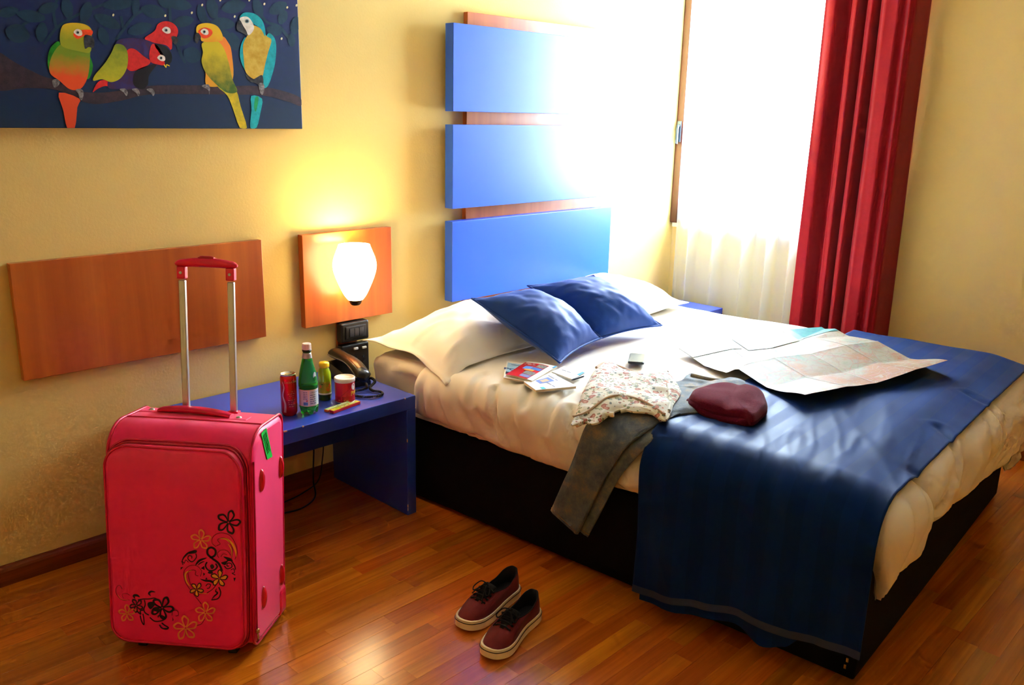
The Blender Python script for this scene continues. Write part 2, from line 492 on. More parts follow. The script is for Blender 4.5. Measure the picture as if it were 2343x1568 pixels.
for j in range(41):
    tt = j / 40; z = lerp(RZ - .03, 0.025, tt)
    rc.append([(WX - .125 + red_f(i / 150, tt)[1], red_f(i / 150, tt)[0], z) for i in range(151)])
    rb.append([(p[0] + .006, p[1], p[2]) for p in rc[-1]])
mb = MB(); mb.grid(rc); mb.grid(rb)
for a, b in ((0, 0), (-1, -1)):
    mb.grid([[rc[j][a] for j in range(41)], [rb[j][a] for j in range(41)]])
tag(mb.build('velvet_curtain', red_m, loc=(WX - .125, -1.09, 0.025), smooth=True, weld=True), 'heavy red curtain hanging in deep folds beside the window', 'curtain')
# ------------------------------------------------------------------ things on the back wall
panel_m = wood_mat('cherry_veneer', S(152, 62, 14), S(204, 110, 40), axis='z', rough=0.33, coat=0.15, grain=0.10, scale=0.42)
blue_m = mat('blue_lacquer', S(44, 96, 222), rough=0.36, spec=0.6, bump=0.05, bscale=350, bdist=0.0006, vary=0.02)
black_p = mat('black_plastic', S(22, 21, 22), rough=0.35, spec=0.5)

o = MB().box((.79, -.027, .664), (1.627, -.002, 1.03)).build('wood_panel', panel_m, loc=(1.208, -.015, .664), bevel=0.0015)
tag(o, 'long reddish wood panel on the wall behind the pink suitcase', 'wall panel')
o = MB().box((1.795, -.032, .669), (2.221, -.002, 1.033)).build('wood_panel', panel_m, loc=(2.15, -.015, .669), bevel=0.0015)
tag(o, 'square reddish wood panel behind the lit wall lamp', 'wall panel')

hbd = thing('headboard', 'tall headboard of three blue panels on a wood backing board', 'headboard', (3.08, 0, .5))
bb = MB().box((2.645, -.028, .50), (3.575, -.003, 1.908)); rel(hbd, bb).build('backing_board', panel_m, hbd, bevel=0.0015)
for z0, z1 in ((1.50, 1.852), (1.092, 1.446), (.680, 1.036)):
    pb = MB().box((2.520, -.078, z0), (3.642, -.028, z1)); rel(hbd, pb).build('blue_panel', blue_m, hbd, bevel=0.002)

# wall lamp
LX, LY = 1.972, -.118
lamp = thing('wall_lamp', 'lit white glass wall lamp on the square wood panel', 'lamp', (LX, -.032, .76))
shade_m = mat('lit_glass', S(255, 246, 222), rough=0.3, emit=14.0, emitc=(1.0, 0.74, 0.36, 1))
prof = [(.030, .775), (.045, .795), (.062, .83), (.078, .87), (.086, .905), (.083, .935), (.074, .96), (.064, .985), (.062, .992)]
prof = [(p.x, p.y) for p in smoothloop([V(a, b) for a, b in prof], 4, False)]
inner = [(r - .004, z) for r, z in prof[::-1]]
sm = MB(); sm.lathe(prof + inner, 40, (LX, LY, 0), sy=0.95)
rel(lamp, sm).build('glass_shade', shade_m, lamp, smooth=True)
cp = MB(); cp.lathe([(0, .752), (.016, .753), (.022, .760), (.026, .772), (.030, .779), (0, .779)], 24, (LX, LY, 0))
rel(lamp, cp).build('lamp_cap', mat('dark_bronze', S(50, 34, 22), rough=0.35, metal=0.7), lamp, smooth=True)
br = MB(); br.tube([(LX + .050, -.032, .865), (LX + .046, -.036, .865), (LX + .03, -.055, .858), (LX + .018, -.07, .852)], [.014, .012, .006, .006], 12)
rel(lamp, br).build('bracket', black_p, lamp, bevel=.002)
ld = bpy.data.lights.new('wall_lamp_bulb', 'POINT'); ld.energy = 4.0; ld.color = (1.0, 0.74, 0.40); ld.shadow_soft_size = 0.025
lo = bpy.data.objects.new('wall_lamp_bulb', ld); col.objects.link(lo); lo.location = (LX, LY, .955)

# switch and socket under it
strip = MB().box((1.955, -.012, .45), (2.05, -.002, .668))
sw = thing('light_switch', 'black raised light switch box directly under the lamp panel', 'switch', (2.016, 0, .58))
tag(strip.build('backing_strip', panel_m, loc=(2.0, -.007, .45)), 'narrow reddish wood strip behind the black switch and socket', 'wall strip')
b = MB().box((1.948, -.052, .584), (2.084, -.012, .664)); rel(sw, b).build('switch_box', black_p, sw, bevel=.008, segs=3)
b = MB().box((1.966, -.057, .598), (2.066, -.050, .650)); f = rel(sw, b).build('switch_frame', mat('black_satin', S(30, 30, 32), rough=.5), sw, bevel=.003)
for k in range(3):
    x0 = 1.982 + k * .0235
    b = MB().box((x0, -.061, .606), (x0 + .0222, -.055, .642)); rel(sw, b).build('rocker', mat('rocker_grey', S(38, 40, 46), rough=.3), f, bevel=.0015)
so = thing('wall_socket', 'black wall socket with two white lever keys behind the telephone', 'socket', (2.016, 0, .44))
b = MB(); b.prism([(1.948, -.012, .572), (1.948, -.05, .572), (2.084, -.05, .572), (2.084, -.012, .572)], (0, 0, -.13))
rel(so, b).build('socket_box', black_p, so, bevel=.008, segs=3)
for x0, z0 in ((2.005, .548), (2.047, .546)):
    b = MB().box((x0, -.056, z0), (x0 + .020, -.048, z0 + .009)); rel(so, b).build('lever_key', mat('white_plastic', S(236, 234, 228), rough=.4), so, bevel=.0015)
for x0, z0 in ((2.012, .515), (2.056, .512), (2.056, .49)):
    b = MB(); b.tube([(x0, -.0515, z0), (x0, -.0495, z0)], .006, 12); rel(so, b).build('pin_hole', mat('hole_black', S(6, 6, 6), rough=.8), so)

# ------------------------------------------------------------------ low blue tables
tblue = mat('blue_paint', S(44, 74, 190), rough=0.28, spec=0.6, coat=.15, vary=0.03, bump=0.05, bscale=250, bdist=.0006)
TT = 0.476
tab = thing('bench_table', 'low blue bench table along the wall beside the bed', 'table', (1.5, -.25, 0))
b = MB().box((1.12, -.502, TT - .05), (1.957, -.012, TT)); rel(tab, b).build('table_top', tblue, tab, bevel=.0025)
b = MB().box((1.915, -.502, .0), (1.957, -.012, TT - .05)); rel(tab, b).build('side_panel', tblue, tab, bevel=.002)
b = MB().box((1.12, -.502, .0), (1.162, -.012, TT - .05)); rel(tab, b).build('side_panel', tblue, tab, bevel=.002)
b = MB().box((1.162, -.165, .222), (1.915, -.145, TT - .05)); rel(tab, b).build('apron', tblue, tab, bevel=.001)
ch = mat('chipped_edge', S(214, 180, 150), rough=.7)
cb = MB(); rr = random.Random(5)
for x0, w_, z_ in ((1.40, .012, TT - .0012), (1.47, .006, TT - .001), (1.905, .004, TT - .0015)):
    cb.box((x0, -.5028, z_ - .003), (x0 + w_, -.499, z_ + .0016))
for z_ in (.02, .034, .30): cb.box((1.9143, -.5028, z_), (1.917, -.500, z_ + rr.uniform(.006, .014)))
rel(tab, cb).build('chipped_paint', ch, tab)['kind'] = 'stuff'

nt = thing('night_table', 'low blue night table in the window corner behind the bed', 'table', (4.1, -.24, 0))
for lo_, hi_, n_ in (((3.86, -.46, TT - .05), (4.20, -.012, TT), 'table_top'), ((3.86, -.46, 0), (3.90, -.012, TT - .05), 'side_panel'), ((4.16, -.46, 0), (4.20, -.012, TT - .05), 'side_panel')):
    b = MB().box(lo_, hi_); rel(nt, b).build(n_, tblue, nt, bevel=.002)

# cables hanging behind the table
cab_m = mat('cable_black', S(14, 12, 12), rough=.5)
def cable(label, pts, r=.0032):
    p = smoothloop([Vector(q) for q in pts], 10, False); mb = MB(); mb.tube(p, r, 8)
    tag(mb.build('cable', cab_m, loc=pts[0], smooth=True), label, 'cable')
cable('black cable hanging under the table and curving along the floor', [(1.80, -.10, .42), (1.800, -.06, .25), (1.797, -.05, .14), (1.775, -.075, .05), (1.745, -.13, .006), (1.655, -.178, .004), (1.56, -.165, .004), (1.40, -.13, .004), (1.2, -.1, .004)])
cable('thinner black cable hanging nearest the table side panel', [(1.865, -.09, .42), (1.852, -.05, .22), (1.842, -.045, .12), (1.815, -.05, .03), (1.74, -.06, .004), (1.64, -.085, .004), (1.5, -.09, .004), (1.3, -.06, .004)], .0026)

# ------------------------------------------------------------------ bed
bed = thing('double_bed', 'double bed with dark fabric base and sheeted mattress', 'bed', W(.83, 1.0))
bedr = bed
base_f = mat('base_fabric', S(8, 6, 10), rough=0.85, spec=.2, sheen=.0, vary=.12, vscale=40, bump=.3, bscale=400, bdist=.0008)
sheet_m = mat('sheet_cotton', S(236, 226, 206), rough=0.85, sheen=.1, bump=.1, bscale=200, bdist=.0006)
def bedbox(a0, a1, b0, b1, z0, z1):
    mb = MB(); mb.obox(W(a0, b0, z0), BU * (a1 - a0), BV * (b1 - b0), V(0, 0, z1 - z0)); return rel(bed, mb)
bedbox(0, 1.656, 0.022, 2.03, .012, .335).build('bed_base', base_f, bed, bevel=.008, segs=3)
for a, b_ in ((.05, .08), (1.55, .08), (.05, 1.93), (1.55, 1.93)):
    mb = MB(); c = W(a, b_, 0); mb.lathe([(0, 0), (.024, 0), (.024, .013), (0, .013)], 16, tuple(c)); rel(bed, mb).build('foot', black_p, bed)
# stapled seam at the foot corner
mb = MB()
for k in range(6): 
    c = W(-.0025, 2.0 + (.004 if k % 2 else 0), .04 + k * .022); mb.obox(c, BU * .003, BV * .006, V(0, 0, .012))
rel(bed, mb).build('seam_staples', mat('brass_staple', S(190, 140, 70), rough=.3, metal=.9), bed)['kind'] = 'stuff'
# mattress in a wrinkled fitted sheet
def rounded_block(a0, a1, b0, b1, z0, z1, r, na, nb, wr):
    """closed block with rounded top edges, wrinkled by wr(a, b, z, nrm) metres"""
    prof = [(0, z0 + .01), (0, lerp(z0, z1, .35)), (0, lerp(z0, z1, .62))] + [(r * (1 - cos(k / 6 * pi / 2)), z1 - r + r * sin(k / 6 * pi / 2)) for k in range(7)]
    rings = []
    loop = []
    rc = .05
    def lp(off):
        pts = []
        for (ca, cb, a_st) in ((a1 - rc, b1 - rc, 0), (a0 + rc, b1 - rc, 90), (a0 + rc, b0 + rc, 180), (a1 - rc, b0 + rc, 270)):
            for k in range(7):
                an = radians(a_st + 90 * k / 6); pts.append((ca + (rc - off * .9) * cos(an), cb + (rc - off * .9) * sin(an)))
        full = []
        n = len(pts)
        for i in range(n):
            p, q = pts[i], pts[(i + 1) % n]; d = math.hypot(q[0] - p[0], q[1] - p[1]); m = max(1, int(d / .025))
            full += [(lerp(p[0], q[0], k / m), lerp(p[1], q[1], k / m)) for k in range(m)]
        return full
    base = lp(0); n = len(base)
    ca, cb = (a0 + a1) / 2, (b0 + b1) / 2
    for off, z in prof:
        ring = []
        for (a, b) in base:
            s = 1 - off / max(abs(a - ca), abs(b - cb)) if off else 1
            aa, bb_ = ca + (a - ca) * s, cb + (b - cb) * s
            dn = wr(a, b, z); da, db = aa - ca, bb_ - cb; l = math.hypot(da, db)
            ring.append(W(aa + dn * da / l, bb_ + dn * db / l, z))
        rings.append(ring)
    mb = MB(); mb.grid(rings, closev=True); mb.cap(rings[-1]); mb.cap(rings[0], True); return mb
mm = rounded_block(-.005, 1.66, .03, 2.02,   .335, .555, .05, 60, 60, lambda a, b, z: .010 * pn(a * 14 + z * 20, b * 14, z * 9) + .009 * pn(b * 30 - z * 30, z * 26, a * 20) - .010 * max(0, 1 - 7 * abs(pn(b * 13 + z * 16, z * 15 - b * 6, 4))))
rel(bed, mm).build('mattress', sheet_m, bed, smooth=True)

# duvet: a puffy quilt laid over the mattress, hanging over three sides
duvet_m = mat('duvet_cotton', S(246, 240, 230), rough=0.82, sheen=.12, bump=.12, bscale=160, bdist=.0008)
DA0, DA1, DB0, DB1, DZ, DR = -.045, 1.745, .315, 2.10, .562, .095
def drape(fa, fb, r=DR, zt=DZ, a0=DA0, a1=DA1, b1=DB1):
    ka = min(max(fa, a0 + r), a1 - r); kb = min(fb, b1 - r)
    oa, ob = fa - ka, fb - kb; s = math.hypot(oa, ob)
    if s < 1e-6: return ka, kb, zt, 0, 0, 0
    da, db = oa / s, ob / s; q = r * pi / 2
    if s < q: h = r * sin(s / r); z = zt - r * (1 - cos(s / r))
    else: h = r - .10 * (s - q) ; z = zt - r - (s - q)
    return ka + da * h, kb + db * h, z, da, db, s
OV = .24
NA, NB = 190, 176
fas = [lerp(DA0 + DR - OV, DA1 - DR + OV + .05, i / NA) for i in range(NA + 1)]
fbs = [lerp(DB0, DB1 - DR + OV + .045, j / NB) for j in range(NB + 1)]
def duvet_wrinkle(fa, fb, s, da, db):
    w = .010 * pn(fa * 3.1, fb * 3.1, 1) + .005 * pn(fa * 8, fb * 8, 2)
    e = sstep(0.02, .16, s)
    # drag folds that run down the hanging sides
    f = abs(pn(fb * 7.5 + fa * 4, fa * 2.2 - fb * 1.0, 5)) 
    w += e * (.016 * pn(fb * 6 + fa * 3.5, fa * 6 + fb * 2, 7) - .020 * max(0, .22 - f) / .22 * .8 + .012)
    # creases on the top
    for (a1_, b1_, a2_, b2_, dep, wd) in ((.0, .86, .30, .70, .012, .018), (-.05, .98, .16, .93, .010, .014), (.72, .78, 1.08, .98, .006, .012), (-.06, .62, .1, .58, .008, .015),
                                         (-.12, 1.12, .05, 1.02, .010, .014), (1.0, .9, 1.35, .82, .006, .014), (.2, 1.0, .5, 1.05, .006, .02), (-.14, .80, .02, .70, .012, .014), (-.13, 1.30, .02, 1.22, .010, .014), (.45, 2.18, .62, 2.0, .012, .02), (.95, 2.16, 1.05, 1.98, .010, .02)):
        vx, vy = a2_ - a1_, b2_ - b1_; L2 = vx * vx + vy * vy
        u = ((fa - a1_) * vx + (fb - b1_) * vy) / L2
        if -.2 < u < 1.2:
            uu = min(1, max(0, u)); d = math.hypot(fa - a1_ - uu * vx, fb - b1_ - uu * vy)
            if d < wd * 3: w += -dep * math.exp(-(d / wd) ** 2) + dep * .6 * math.exp(-((d - wd * 1.6) / wd) ** 2)
    # the corner lobe swells and is set off by a crease
    if fb > 1.9:
        k = sstep(1.98, 2.12, fb)
        w += k * (.014 * sstep(.20, .10, fa) * sstep(-.25, -.02, fa) - .030 * math.exp(-((fa - .215) / .022) ** 2) + .012 * sstep(.22, .35, fa))
    return w
def edge_t(d, wd=.05, mx=.042): 
    x = min(1.0, max(0.0, d / wd)); return mx * sqrt(max(0, 1 - (1 - x) ** 2))
outer = []
for i, fa in enumerate(fas):
    row = []
    for j, fb in enumerate(fbs):
        hemv = .018 * pn(fb * 5 + 3, fa * 5) 
        v_ = j / NB
        zh = lerp(.335, .40 - .115 * max(0, fa - .2), sstep(.14, .22, fa)) + .012 * pn(fa * 6, 2.0)
        fbm = DB1 - DR + DR * pi / 2 + (DZ - DR - zh)            # length of the foot hang varies along the foot
        u_ = i / NA
        zl = .372 - .03 * sin((fb - .3) * 2.2) + .010 * pn(fb * 7, 5.0)
        fam = DA0 + DR - DR * pi / 2 - (DZ - DR - zl)
        row.append(drape(lerp(fam, fas[-1], u_), lerp(DB0, fbm, v_)))
    outer.append(row)
P = [[Vector(c[:3]) for c in r] for r in outer]
Nn = [[None] * (NB + 1) for _ in range(NA + 1)]
for i in range(NA + 1):
    for j in range(NB + 1):
        du = P[min(i+1, NA)][j] - P[max(i-1, 0)][j]; dv = P[i][min(j+1, NB)] - P[i][max(j-1, 0)]
        n = du.cross(dv); n = n.normalized() if n.length > 1e-9 else Vector((0, 0, 1))
        c = outer[i][j]
        ref = Vector((c[3], c[4], .3))
        if n.dot(ref) < 0: n = -n
        Nn[i][j] = n
top, bot = [], []
for i, fa in enumerate(fas):
    rt, rb_ = [], []
    for j, fb in enumerate(fbs):
        d = min(i * (fas[1] - fas[0]), (NA - i) * (fas[1] - fas[0]), j * (fbs[1] - fbs[0]), (NB - j) * (fbs[1] - fbs[0]))
        tt = edge_t(d); c = outer[i][j]
        p = P[i][j]; n = Nn[i][j]
        wv = duvet_wrinkle(fa, fb, c[5], c[3], c[4]) * (0.3 + .7 * min(1, d / .04))
        hemw = .006 * pn(fa * 28, fb * 28, 9) * (1 - min(1, d / .05))
        rt.append(W(*(p + n * (tt * .5 - .02 + wv + hemw)))); rb_.append(W(*(p - n * (tt * .5 + .02 - wv * .5))))
    top.append(rt); bot.append(rb_)
mb = MB(); mb.grid(top); mb.grid(bot)
duvet = mb.build('duvet', duvet_m, loc=W(.83, 1.0, .5), smooth=True, weld=.0008)
tag(duvet, 'thick cream white duvet spread over the bed with a drooping corner', 'duvet')

# blue runner across the foot of the bed
def runner_material():
    m = bpy.data.materials.new('runner_stripe'); m.use_nodes = True
    t = NT(m); b = t.n['Principled BSDF']
    tc = t.add('ShaderNodeTexCoord'); mp = t.add('ShaderNodeMapping'); t.link(tc.outputs['UV'], mp.inputs['Vector'])
    wv = t.add('ShaderNodeTexWave', i_Scale=3.4); wv.bands_direction = 'Y'; wv.wave_profile = 'SIN'
    t.link(mp.outputs[0], wv.inputs['Vector'])
    st = t.ramp(wv.outputs['Fac'], [(.47, (0, 0, 0, 1)), (.53, (1, 1, 1, 1))])
    t.link(t.mix(st, S(10, 35, 95), S(13, 40, 105)), b.inputs['Base Color'])
    t.link(t.math('ADD', t.math('MULTIPLY', st, .08), .56), b.inputs['Roughness'])
    b.inputs['Sheen Weight'].default_value = .07; b.inputs['Specular IOR Level'].default_value = .2; b.inputs['Sheen Tint'].default_value = (.3, .6, 1, 1); b.inputs['Specular Tint'].default_value = (.18, .48, 1, 1)
    nz = t.add('ShaderNodeTexNoise', i_Scale=900.0, i_Detail=2.0); t.link(tc.outputs['Object'], nz.inputs['Vector'])
    bp = t.add('ShaderNodeBump', i_Strength=.15, i_Distance=.0006); t.link(nz.outputs['Fac'], bp.inputs['Height']); t.link(bp.outputs[0], b.inputs['Normal'])
    return m
run_m = runner_material()
RB0, RB1 = 1.362, 2.062
def runner_pt(fa, fb, hemL, inset=0.0):
    r = DR + .014; zt = DZ + .020 - inset
    a0, a1 = DA0 - .016 + inset, DA1 + .016 - inset
    ka = min(max(fa, a0 + r), a1 - r); oa = fa - ka; s = abs(oa); q = r * pi / 2; dirn = -1 if oa < 0 else 1
    foot = sstep(1.90, 2.09, fb)
    zt -= .030 * foot
    if s < 1e-6: a, z, nx, nz = ka, zt, 0, 1
    elif s < q: a = ka + dirn * r * sin(s / r); z = zt - r * (1 - cos(s / r)); nx, nz = dirn * sin(s / r), cos(s / r)
    else: a = ka + dirn * (r + .00 * (s - q)); z = zt - r - (s - q); nx, nz = dirn, 0
    h = s > 0 and min(1, s / .2) or 0
    wr = duvet_wrinkle(max(fa, DA0 + DR - OV), min(fb, DB1), min(s, .1), 0, 0) * (.5 - .3 * h)
    # drag creases fanning over the near edge, and soft vertical flutes below
    # long shallow creases running away from the near edge
    c1 = pn(fa * 1.6 + fb * 1.0, fb * 9 + fa * 3.2, 12); c2 = pn(fa * 2.4 - fb * 2.0, fb * 13 + fa * 5.0, 31)
    wr += (.0040 * c1 + .0032 * max(0, 1 - abs(c2) * 6) * sstep(1.0, .1, fa)) * (1 - h * .5) + .010
    wr += h * (.010 * sin(fb * 21 + 1.0 + .8 * pn(fb * 4, z * 3)) + .008 * pn(fb * 9, z * 5, 3)) * sstep(.1, .45, s)
    wr += .012 * h
    return Vector((a + nx * wr, fb, z + nz * wr))
def hem_z(b): 
    ks = [(1.36, .055), (1.46, .066), (1.60, .092), (1.72, .118), (1.84, .118), (1.95, .125), (2.062, .140)]
    for k in range(len(ks) - 1):
        if b <= ks[k+1][0]: return lerp(ks[k][1], ks[k+1][1], sstep(ks[k][0], ks[k+1][0], b))
    return ks[-1][1]
def runner_mesh(hem, inset=0.0, nb=96, na=230, b0=RB0, b1=RB1, left_only=None):
    rows = []; uv = []
    r = DR + .014
    for i in range(na + 1):
        row = []
        for j in range(nb + 1):
            fb = lerp(b0, b1, j / nb)
            Lh = r * pi / 2 + (DZ + .020 - .03 * sstep(1.9, 2.09, fb) - r - hem(fb))
            fa0 = DA0 - .016 + r - Lh; fa1 = DA1 + .016 - r + (.45 if left_only is None else left_only)
            fa = lerp(fa0, fa1, i / na)
            row.append(W(*runner_pt(fa, fb, Lh, inset))); uv.append((fa, fb))
        rows.append(row)
    return rows, uv
rows, uv = runner_mesh(hem_z)
mb = MB(); mb.grid(rows); mb.uv = uv
runner = mb.build('bed_runner', run_m, loc=W(.85, 1.7, .5), smooth=True)
tag(runner, 'dark blue satin striped runner draped across the foot of the bed', 'bed runner')
so_ = runner.modifiers.new('thick', 'SOLIDIFY'); so_.thickness = .003; so_.offset = 1
# the second layer of the folded runner peeks out below the first
def hem2(b): return hem_z(b) - .012 - .030 * math.exp(-((b - 1.79) / .05) ** 2) + .03 * sstep(1.86, 1.9, b) - .006 * sstep(1.40, 1.5, b)
rows, uv = runner_mesh(hem2, inset=.007, na=120, b0=1.385, b1=1.93, left_only=-1.2)
mb = MB(); mb.grid(rows); mb.uv = uv
lr = mb.build('under_layer', run_m, loc=None, smooth=True)
lr.data.transform(Matrix.Translation(-runner.location)); lr.parent = runner
# stitched hem band
mb = MB(); hb_ = []
for j in range(97):
    fb = lerp(RB0, RB1, j / 96); z0 = hem_z(fb)
    Lh = (DR + .014) * pi / 2 + (DZ + .020 - .03 * sstep(1.9, 2.09, fb) - DR - .014 - z0)
    fa0 = DA0 - .016 + DR + .014 - Lh
    hb_.append([W(*(runner_pt(fa0 + s_, fb, Lh) + Vector((-.0042, 0, 0)))) for s_ in (.0, .012, .024)])
mb.grid(hb_); mb.uv = [(0, 0)] * len(mb.v)
hl = mb.build('hem_band', mat('runner_hem', S(44, 58, 96), rough=.6), smooth=True); hl.data.transform(Matrix.Translation(-runner.location)); hl.parent = runner

# ------------------------------------------------------------------ pillows and cushions
def pillow(c00, c10, c11, c01, T, n=44, flange=0.0, pinch=.06, seed=0.0, wr=.008, up=None, bias=.5, expo=.62):
    """closed pillow over a bilinear patch of four corners; T full thickness"""
    c = [Vector(q) for q in (c00, c10, c11, c01)]
    nr = (c[1] - c[0]).cross(c[3] - c[0]).normalized()
    if nr.z < 0: nr = -nr
    if up: nr = Vector(up).normalized()
    tp, bt = [], []
    for i in range(n + 1):
        u = i / n; r1, r2 = [], []
        for j in range(n + 1):
            v = j / n
            uu = 2 * u - 1; vv = 2 * v - 1
            # sides curve in between the pointed corners
            su = u + pinch * uu * (vv * vv - 1) * -1 * -.5 * 1.0
            sv = v + pinch * vv * (uu * uu - 1) * -1 * -.5 * 1.0
            p = (c[0] * (1-su) * (1-sv) + c[1] * su * (1-sv) + c[2] * su * sv + c[3] * (1-su) * sv)
            fu = max(0, 1 - (abs(uu) / (1 - flange)) ** 2.2) if abs(uu) < 1 - flange else 0
            fv = max(0, 1 - (abs(vv) / (1 - flange)) ** 2.2) if abs(vv) < 1 - flange else 0
            h = (fu * fv) ** expo
            w = wr * (pn(u * 4 + seed, v * 4, seed) + .5 * pn(u * 10 + seed, v * 10)) * (h ** .5 if h > 0 else 0)
            w += wr * .7 * (1 - min(1, 5 * abs(pn(u * 3.4 + seed * 2, v * 5.2 - u * 2, seed)))) * (h ** .5 if h > 0 else 0) * min(1, (1 - h) * 2.5)
            rad = abs(pn(u * 9 + seed * 3, v * 9, 2)) * wr * .8 * (1 - h) * min(1, h * 6)
            e = .0018
            r1.append(p + nr * (T * bias * h + w - rad + e)); r2.append(p - nr * (T * (1 - bias) * h + e))
        tp.append(r1); bt.append(r2)
    mb = MB(); mb.grid(tp); mb.grid(bt)
    for rim in ([(0, j) for j in range(n + 1)], [(n, j) for j in range(n + 1)], [(i, 0) for i in range(n + 1)], [(i, n) for i in range(n + 1)]):
        mb.grid([[tp[a][b] for a, b in rim], [bt[a][b] for a, b in rim]])
    return mb, tp
pil_m = mat('pillow_cotton', S(248, 243, 234), rough=.85, sheen=.12, bump=.1, bscale=180, bdist=.0006)
mb, tp = pillow(W(-.02, .0, .60), W(.80, -.005, .615), W(.80, .53, .595), W(-.045, .495, .585),   .205, flange=.075, seed=1.3, wr=.018, bias=.62, pinch=.10)
# the open flap of the pillowcase droops at the near corner
def droop(p):
    d = Vector(p) - BO; a, b = d.dot(BU), d.dot(BV)
    k = sstep(.09, -.06, a) * sstep(.18, .5, b)
    k2 = sstep(.40, .54, b) * .5
    return Vector(p) + V(0, 0, -.055 * k - .030 * k2 + .010 * sin(b * 30) * sstep(.06, -.05, a))
mb.v = [tuple(droop(p)) for p in mb.v]
pil = mb.build('pillow', pil_m, loc=W(.38, .26, .57), smooth=True, weld=True)
tag(pil, 'white pillow with loose flap beside the telephone table', 'pillow', 'white pillows at the head of the bed')
mb, tp = pillow(W(.86, .045, .615), W(1.66, .05, .63), W(1.615, .56, .60), W(.86, .55, .595), .21, flange=.06, seed=4.1, wr=.016, bias=.62, pinch=.10)
pil = mb.build('pillow', pil_m, loc=W(1.25, .26, .57), smooth=True, weld=True)
tag(pil, 'white pillow at the window end of the headboard, behind the cushions', 'pillow', 'white pillows at the head of the bed')

cush_m = mat('cushion_satin', S(20, 62, 142), rough=.55, sheen=.1, spec=.22, vary=.06, vscale=3, bump=.12, bscale=700, bdist=.0006, stretch=(1, 1, 1))
def cushion(label, cs, seed):
    cs = [Vector(q) for q in cs]
    mb, tp = pillow(*cs, .175, flange=.03, seed=seed, wr=.008, bias=.6, pinch=.07, expo=.62)
    ctr = sum(cs, Vector()) / 4
    c = thing('cushion', label, 'cushion', (ctr.x, ctr.y, .575), 'blue cushions leaning on the pillows')
    rel(c, mb).build('cover', cush_m, c, smooth=True, weld=True)
    n = len(tp) - 1
    loop = [tp[i][0] for i in range(n)] + [tp[n][j] for j in range(n)] + [tp[n - i][n] for i in range(n)] + [tp[0][n - j] for j in range(n)]
    pp = MB(); pp.tube(loop, .0045, 6, closed=True); rel(c, pp).build('piping', cush_m, c, smooth=True)
cushion('blue satin cushion on the telephone side, overlapping its neighbour', [W(.235, .36, .790), W(.575, .385, .775), W(.690, .672, .605), W(.316, .742, .590)], 2.2)
cushion('blue satin cushion nearest the window, tucked behind the other', [W(.56, .375, .800), W(.94, .44, .805), W(1.085, .722, .600), W(.70, .665, .602)], 6.7)
# ------------------------------------------------------------------ the parrot painting: flat paint on a stretched canvas
def paint_mat(name, ca, cb, z0=None, z1=None, x=False, nscale=60, amt=.35, cc=None):
    """brushed paint that runs from ca (low) to cb (high) between heights z0..z1 of the canvas"""
    m = bpy.data.materials.new(name); m.use_nodes = True
    t = NT(m); b = t.n['Principled BSDF']; b.inputs['Roughness'].default_value = .55; b.inputs['Specular IOR Level'].default_value = .3
    tc = t.add('ShaderNodeTexCoord'); nz = t.add('ShaderNodeTexNoise', i_Scale=nscale, i_Detail=6.0, i_Roughness=.65)
    t.link(tc.outputs['Object'], nz.inputs['Vector'])
    if z0 is None: f = nz.outputs['Fac']; stops = [(.35, ca), (.65, cb)]
    else:
        sp = t.add('ShaderNodeSeparateXYZ'); t.link(tc.outputs['Object'], sp.inputs[0])
        g = t.math('DIVIDE', t.math('SUBTRACT', sp.outputs['X' if x else 'Z'], z0), z1 - z0)
        f = t.math('ADD', g, t.math('MULTIPLY', t.math('SUBTRACT', nz.outputs['Fac'], .5), amt * 3))
        stops = [(0, ca), (1, cb)] if cc is None else [(0, ca), (.5, cc), (1, cb)]
    t.link(t.ramp(f, stops), b.inputs['Base Color'])
    bp = t.add('ShaderNodeBump', i_Strength=.2, i_Distance=.0008); t.link(nz.outputs['Fac'], bp.inputs['Height']); t.link(bp.outputs[0], b.inputs['Normal'])
    return m
PY = -.034
pnt = thing('painting', 'large dark blue canvas painting of five parrots on a branch', 'painting', (1.05, 0, 1.425))
PZ = pnt.location.z
bgm = paint_mat('painted_night_blue', S(0, 34, 70), S(8, 10, 82), .05, .5, amt=.4, nscale=14, cc=S(0, 30, 82))
cv = MB().box((.30, PY, 1.425), (1.815, -.002, 2.12)); rel(pnt, cv).build('canvas', bgm, pnt, bevel=.002)
ZS = 3.2542
def pp(x, y, k):                       # zoomed pixel -> point on the canvas face
    p = onY(x / ZS, y / ZS, PY); p.x = min(p.x, 1.8145); p.z = max(p.z, 1.4255); return Vector((p.x, PY - .0003 - .00012 * k, p.z)) - pnt.location
class Paint:
    def __init__(s): s.mb = MB(); s.m = []; 
    def use(s, m):
        if m not in s.m: s.m.append(m)
        s.mb.cur = s.m.index(m); return s
    def blob(s, m, k, pts, sm=5):
        s.use(m); q = smoothloop([V(*p) for p in pts], sm) if sm > 1 else [V(*p) for p in pts]
        s.mb.cap([pp(p.x, p.y, k) for p in q]); return s
    def stroke(s, m, k, pts, w, taper=None):
        s.use(m); q = smoothloop([V(*p) for p in pts], 6, False); L, R_ = ribbon2(q, w, taper)
        s.mb.grid([[pp(a.x, a.y, k), pp(b.x, b.y, k)] for a, b in zip(L, R_)]); return s
    def disc(s, m, k, x, y, rx, ry=None, rot=0, n=16):
        ry = ry or rx; s.use(m)
        s.mb.cap([pp(x + rx*cos(a)*cos(rot) - ry*sin(a)*sin(rot), y + rx*cos(a)*sin(rot) + ry*sin(a)*cos(rot), k) for a in [2*pi*i/n for i in range(n)]]); return s
    def done(s, name, label=None): return s.mb.build(name, s.m, pnt, label=label)
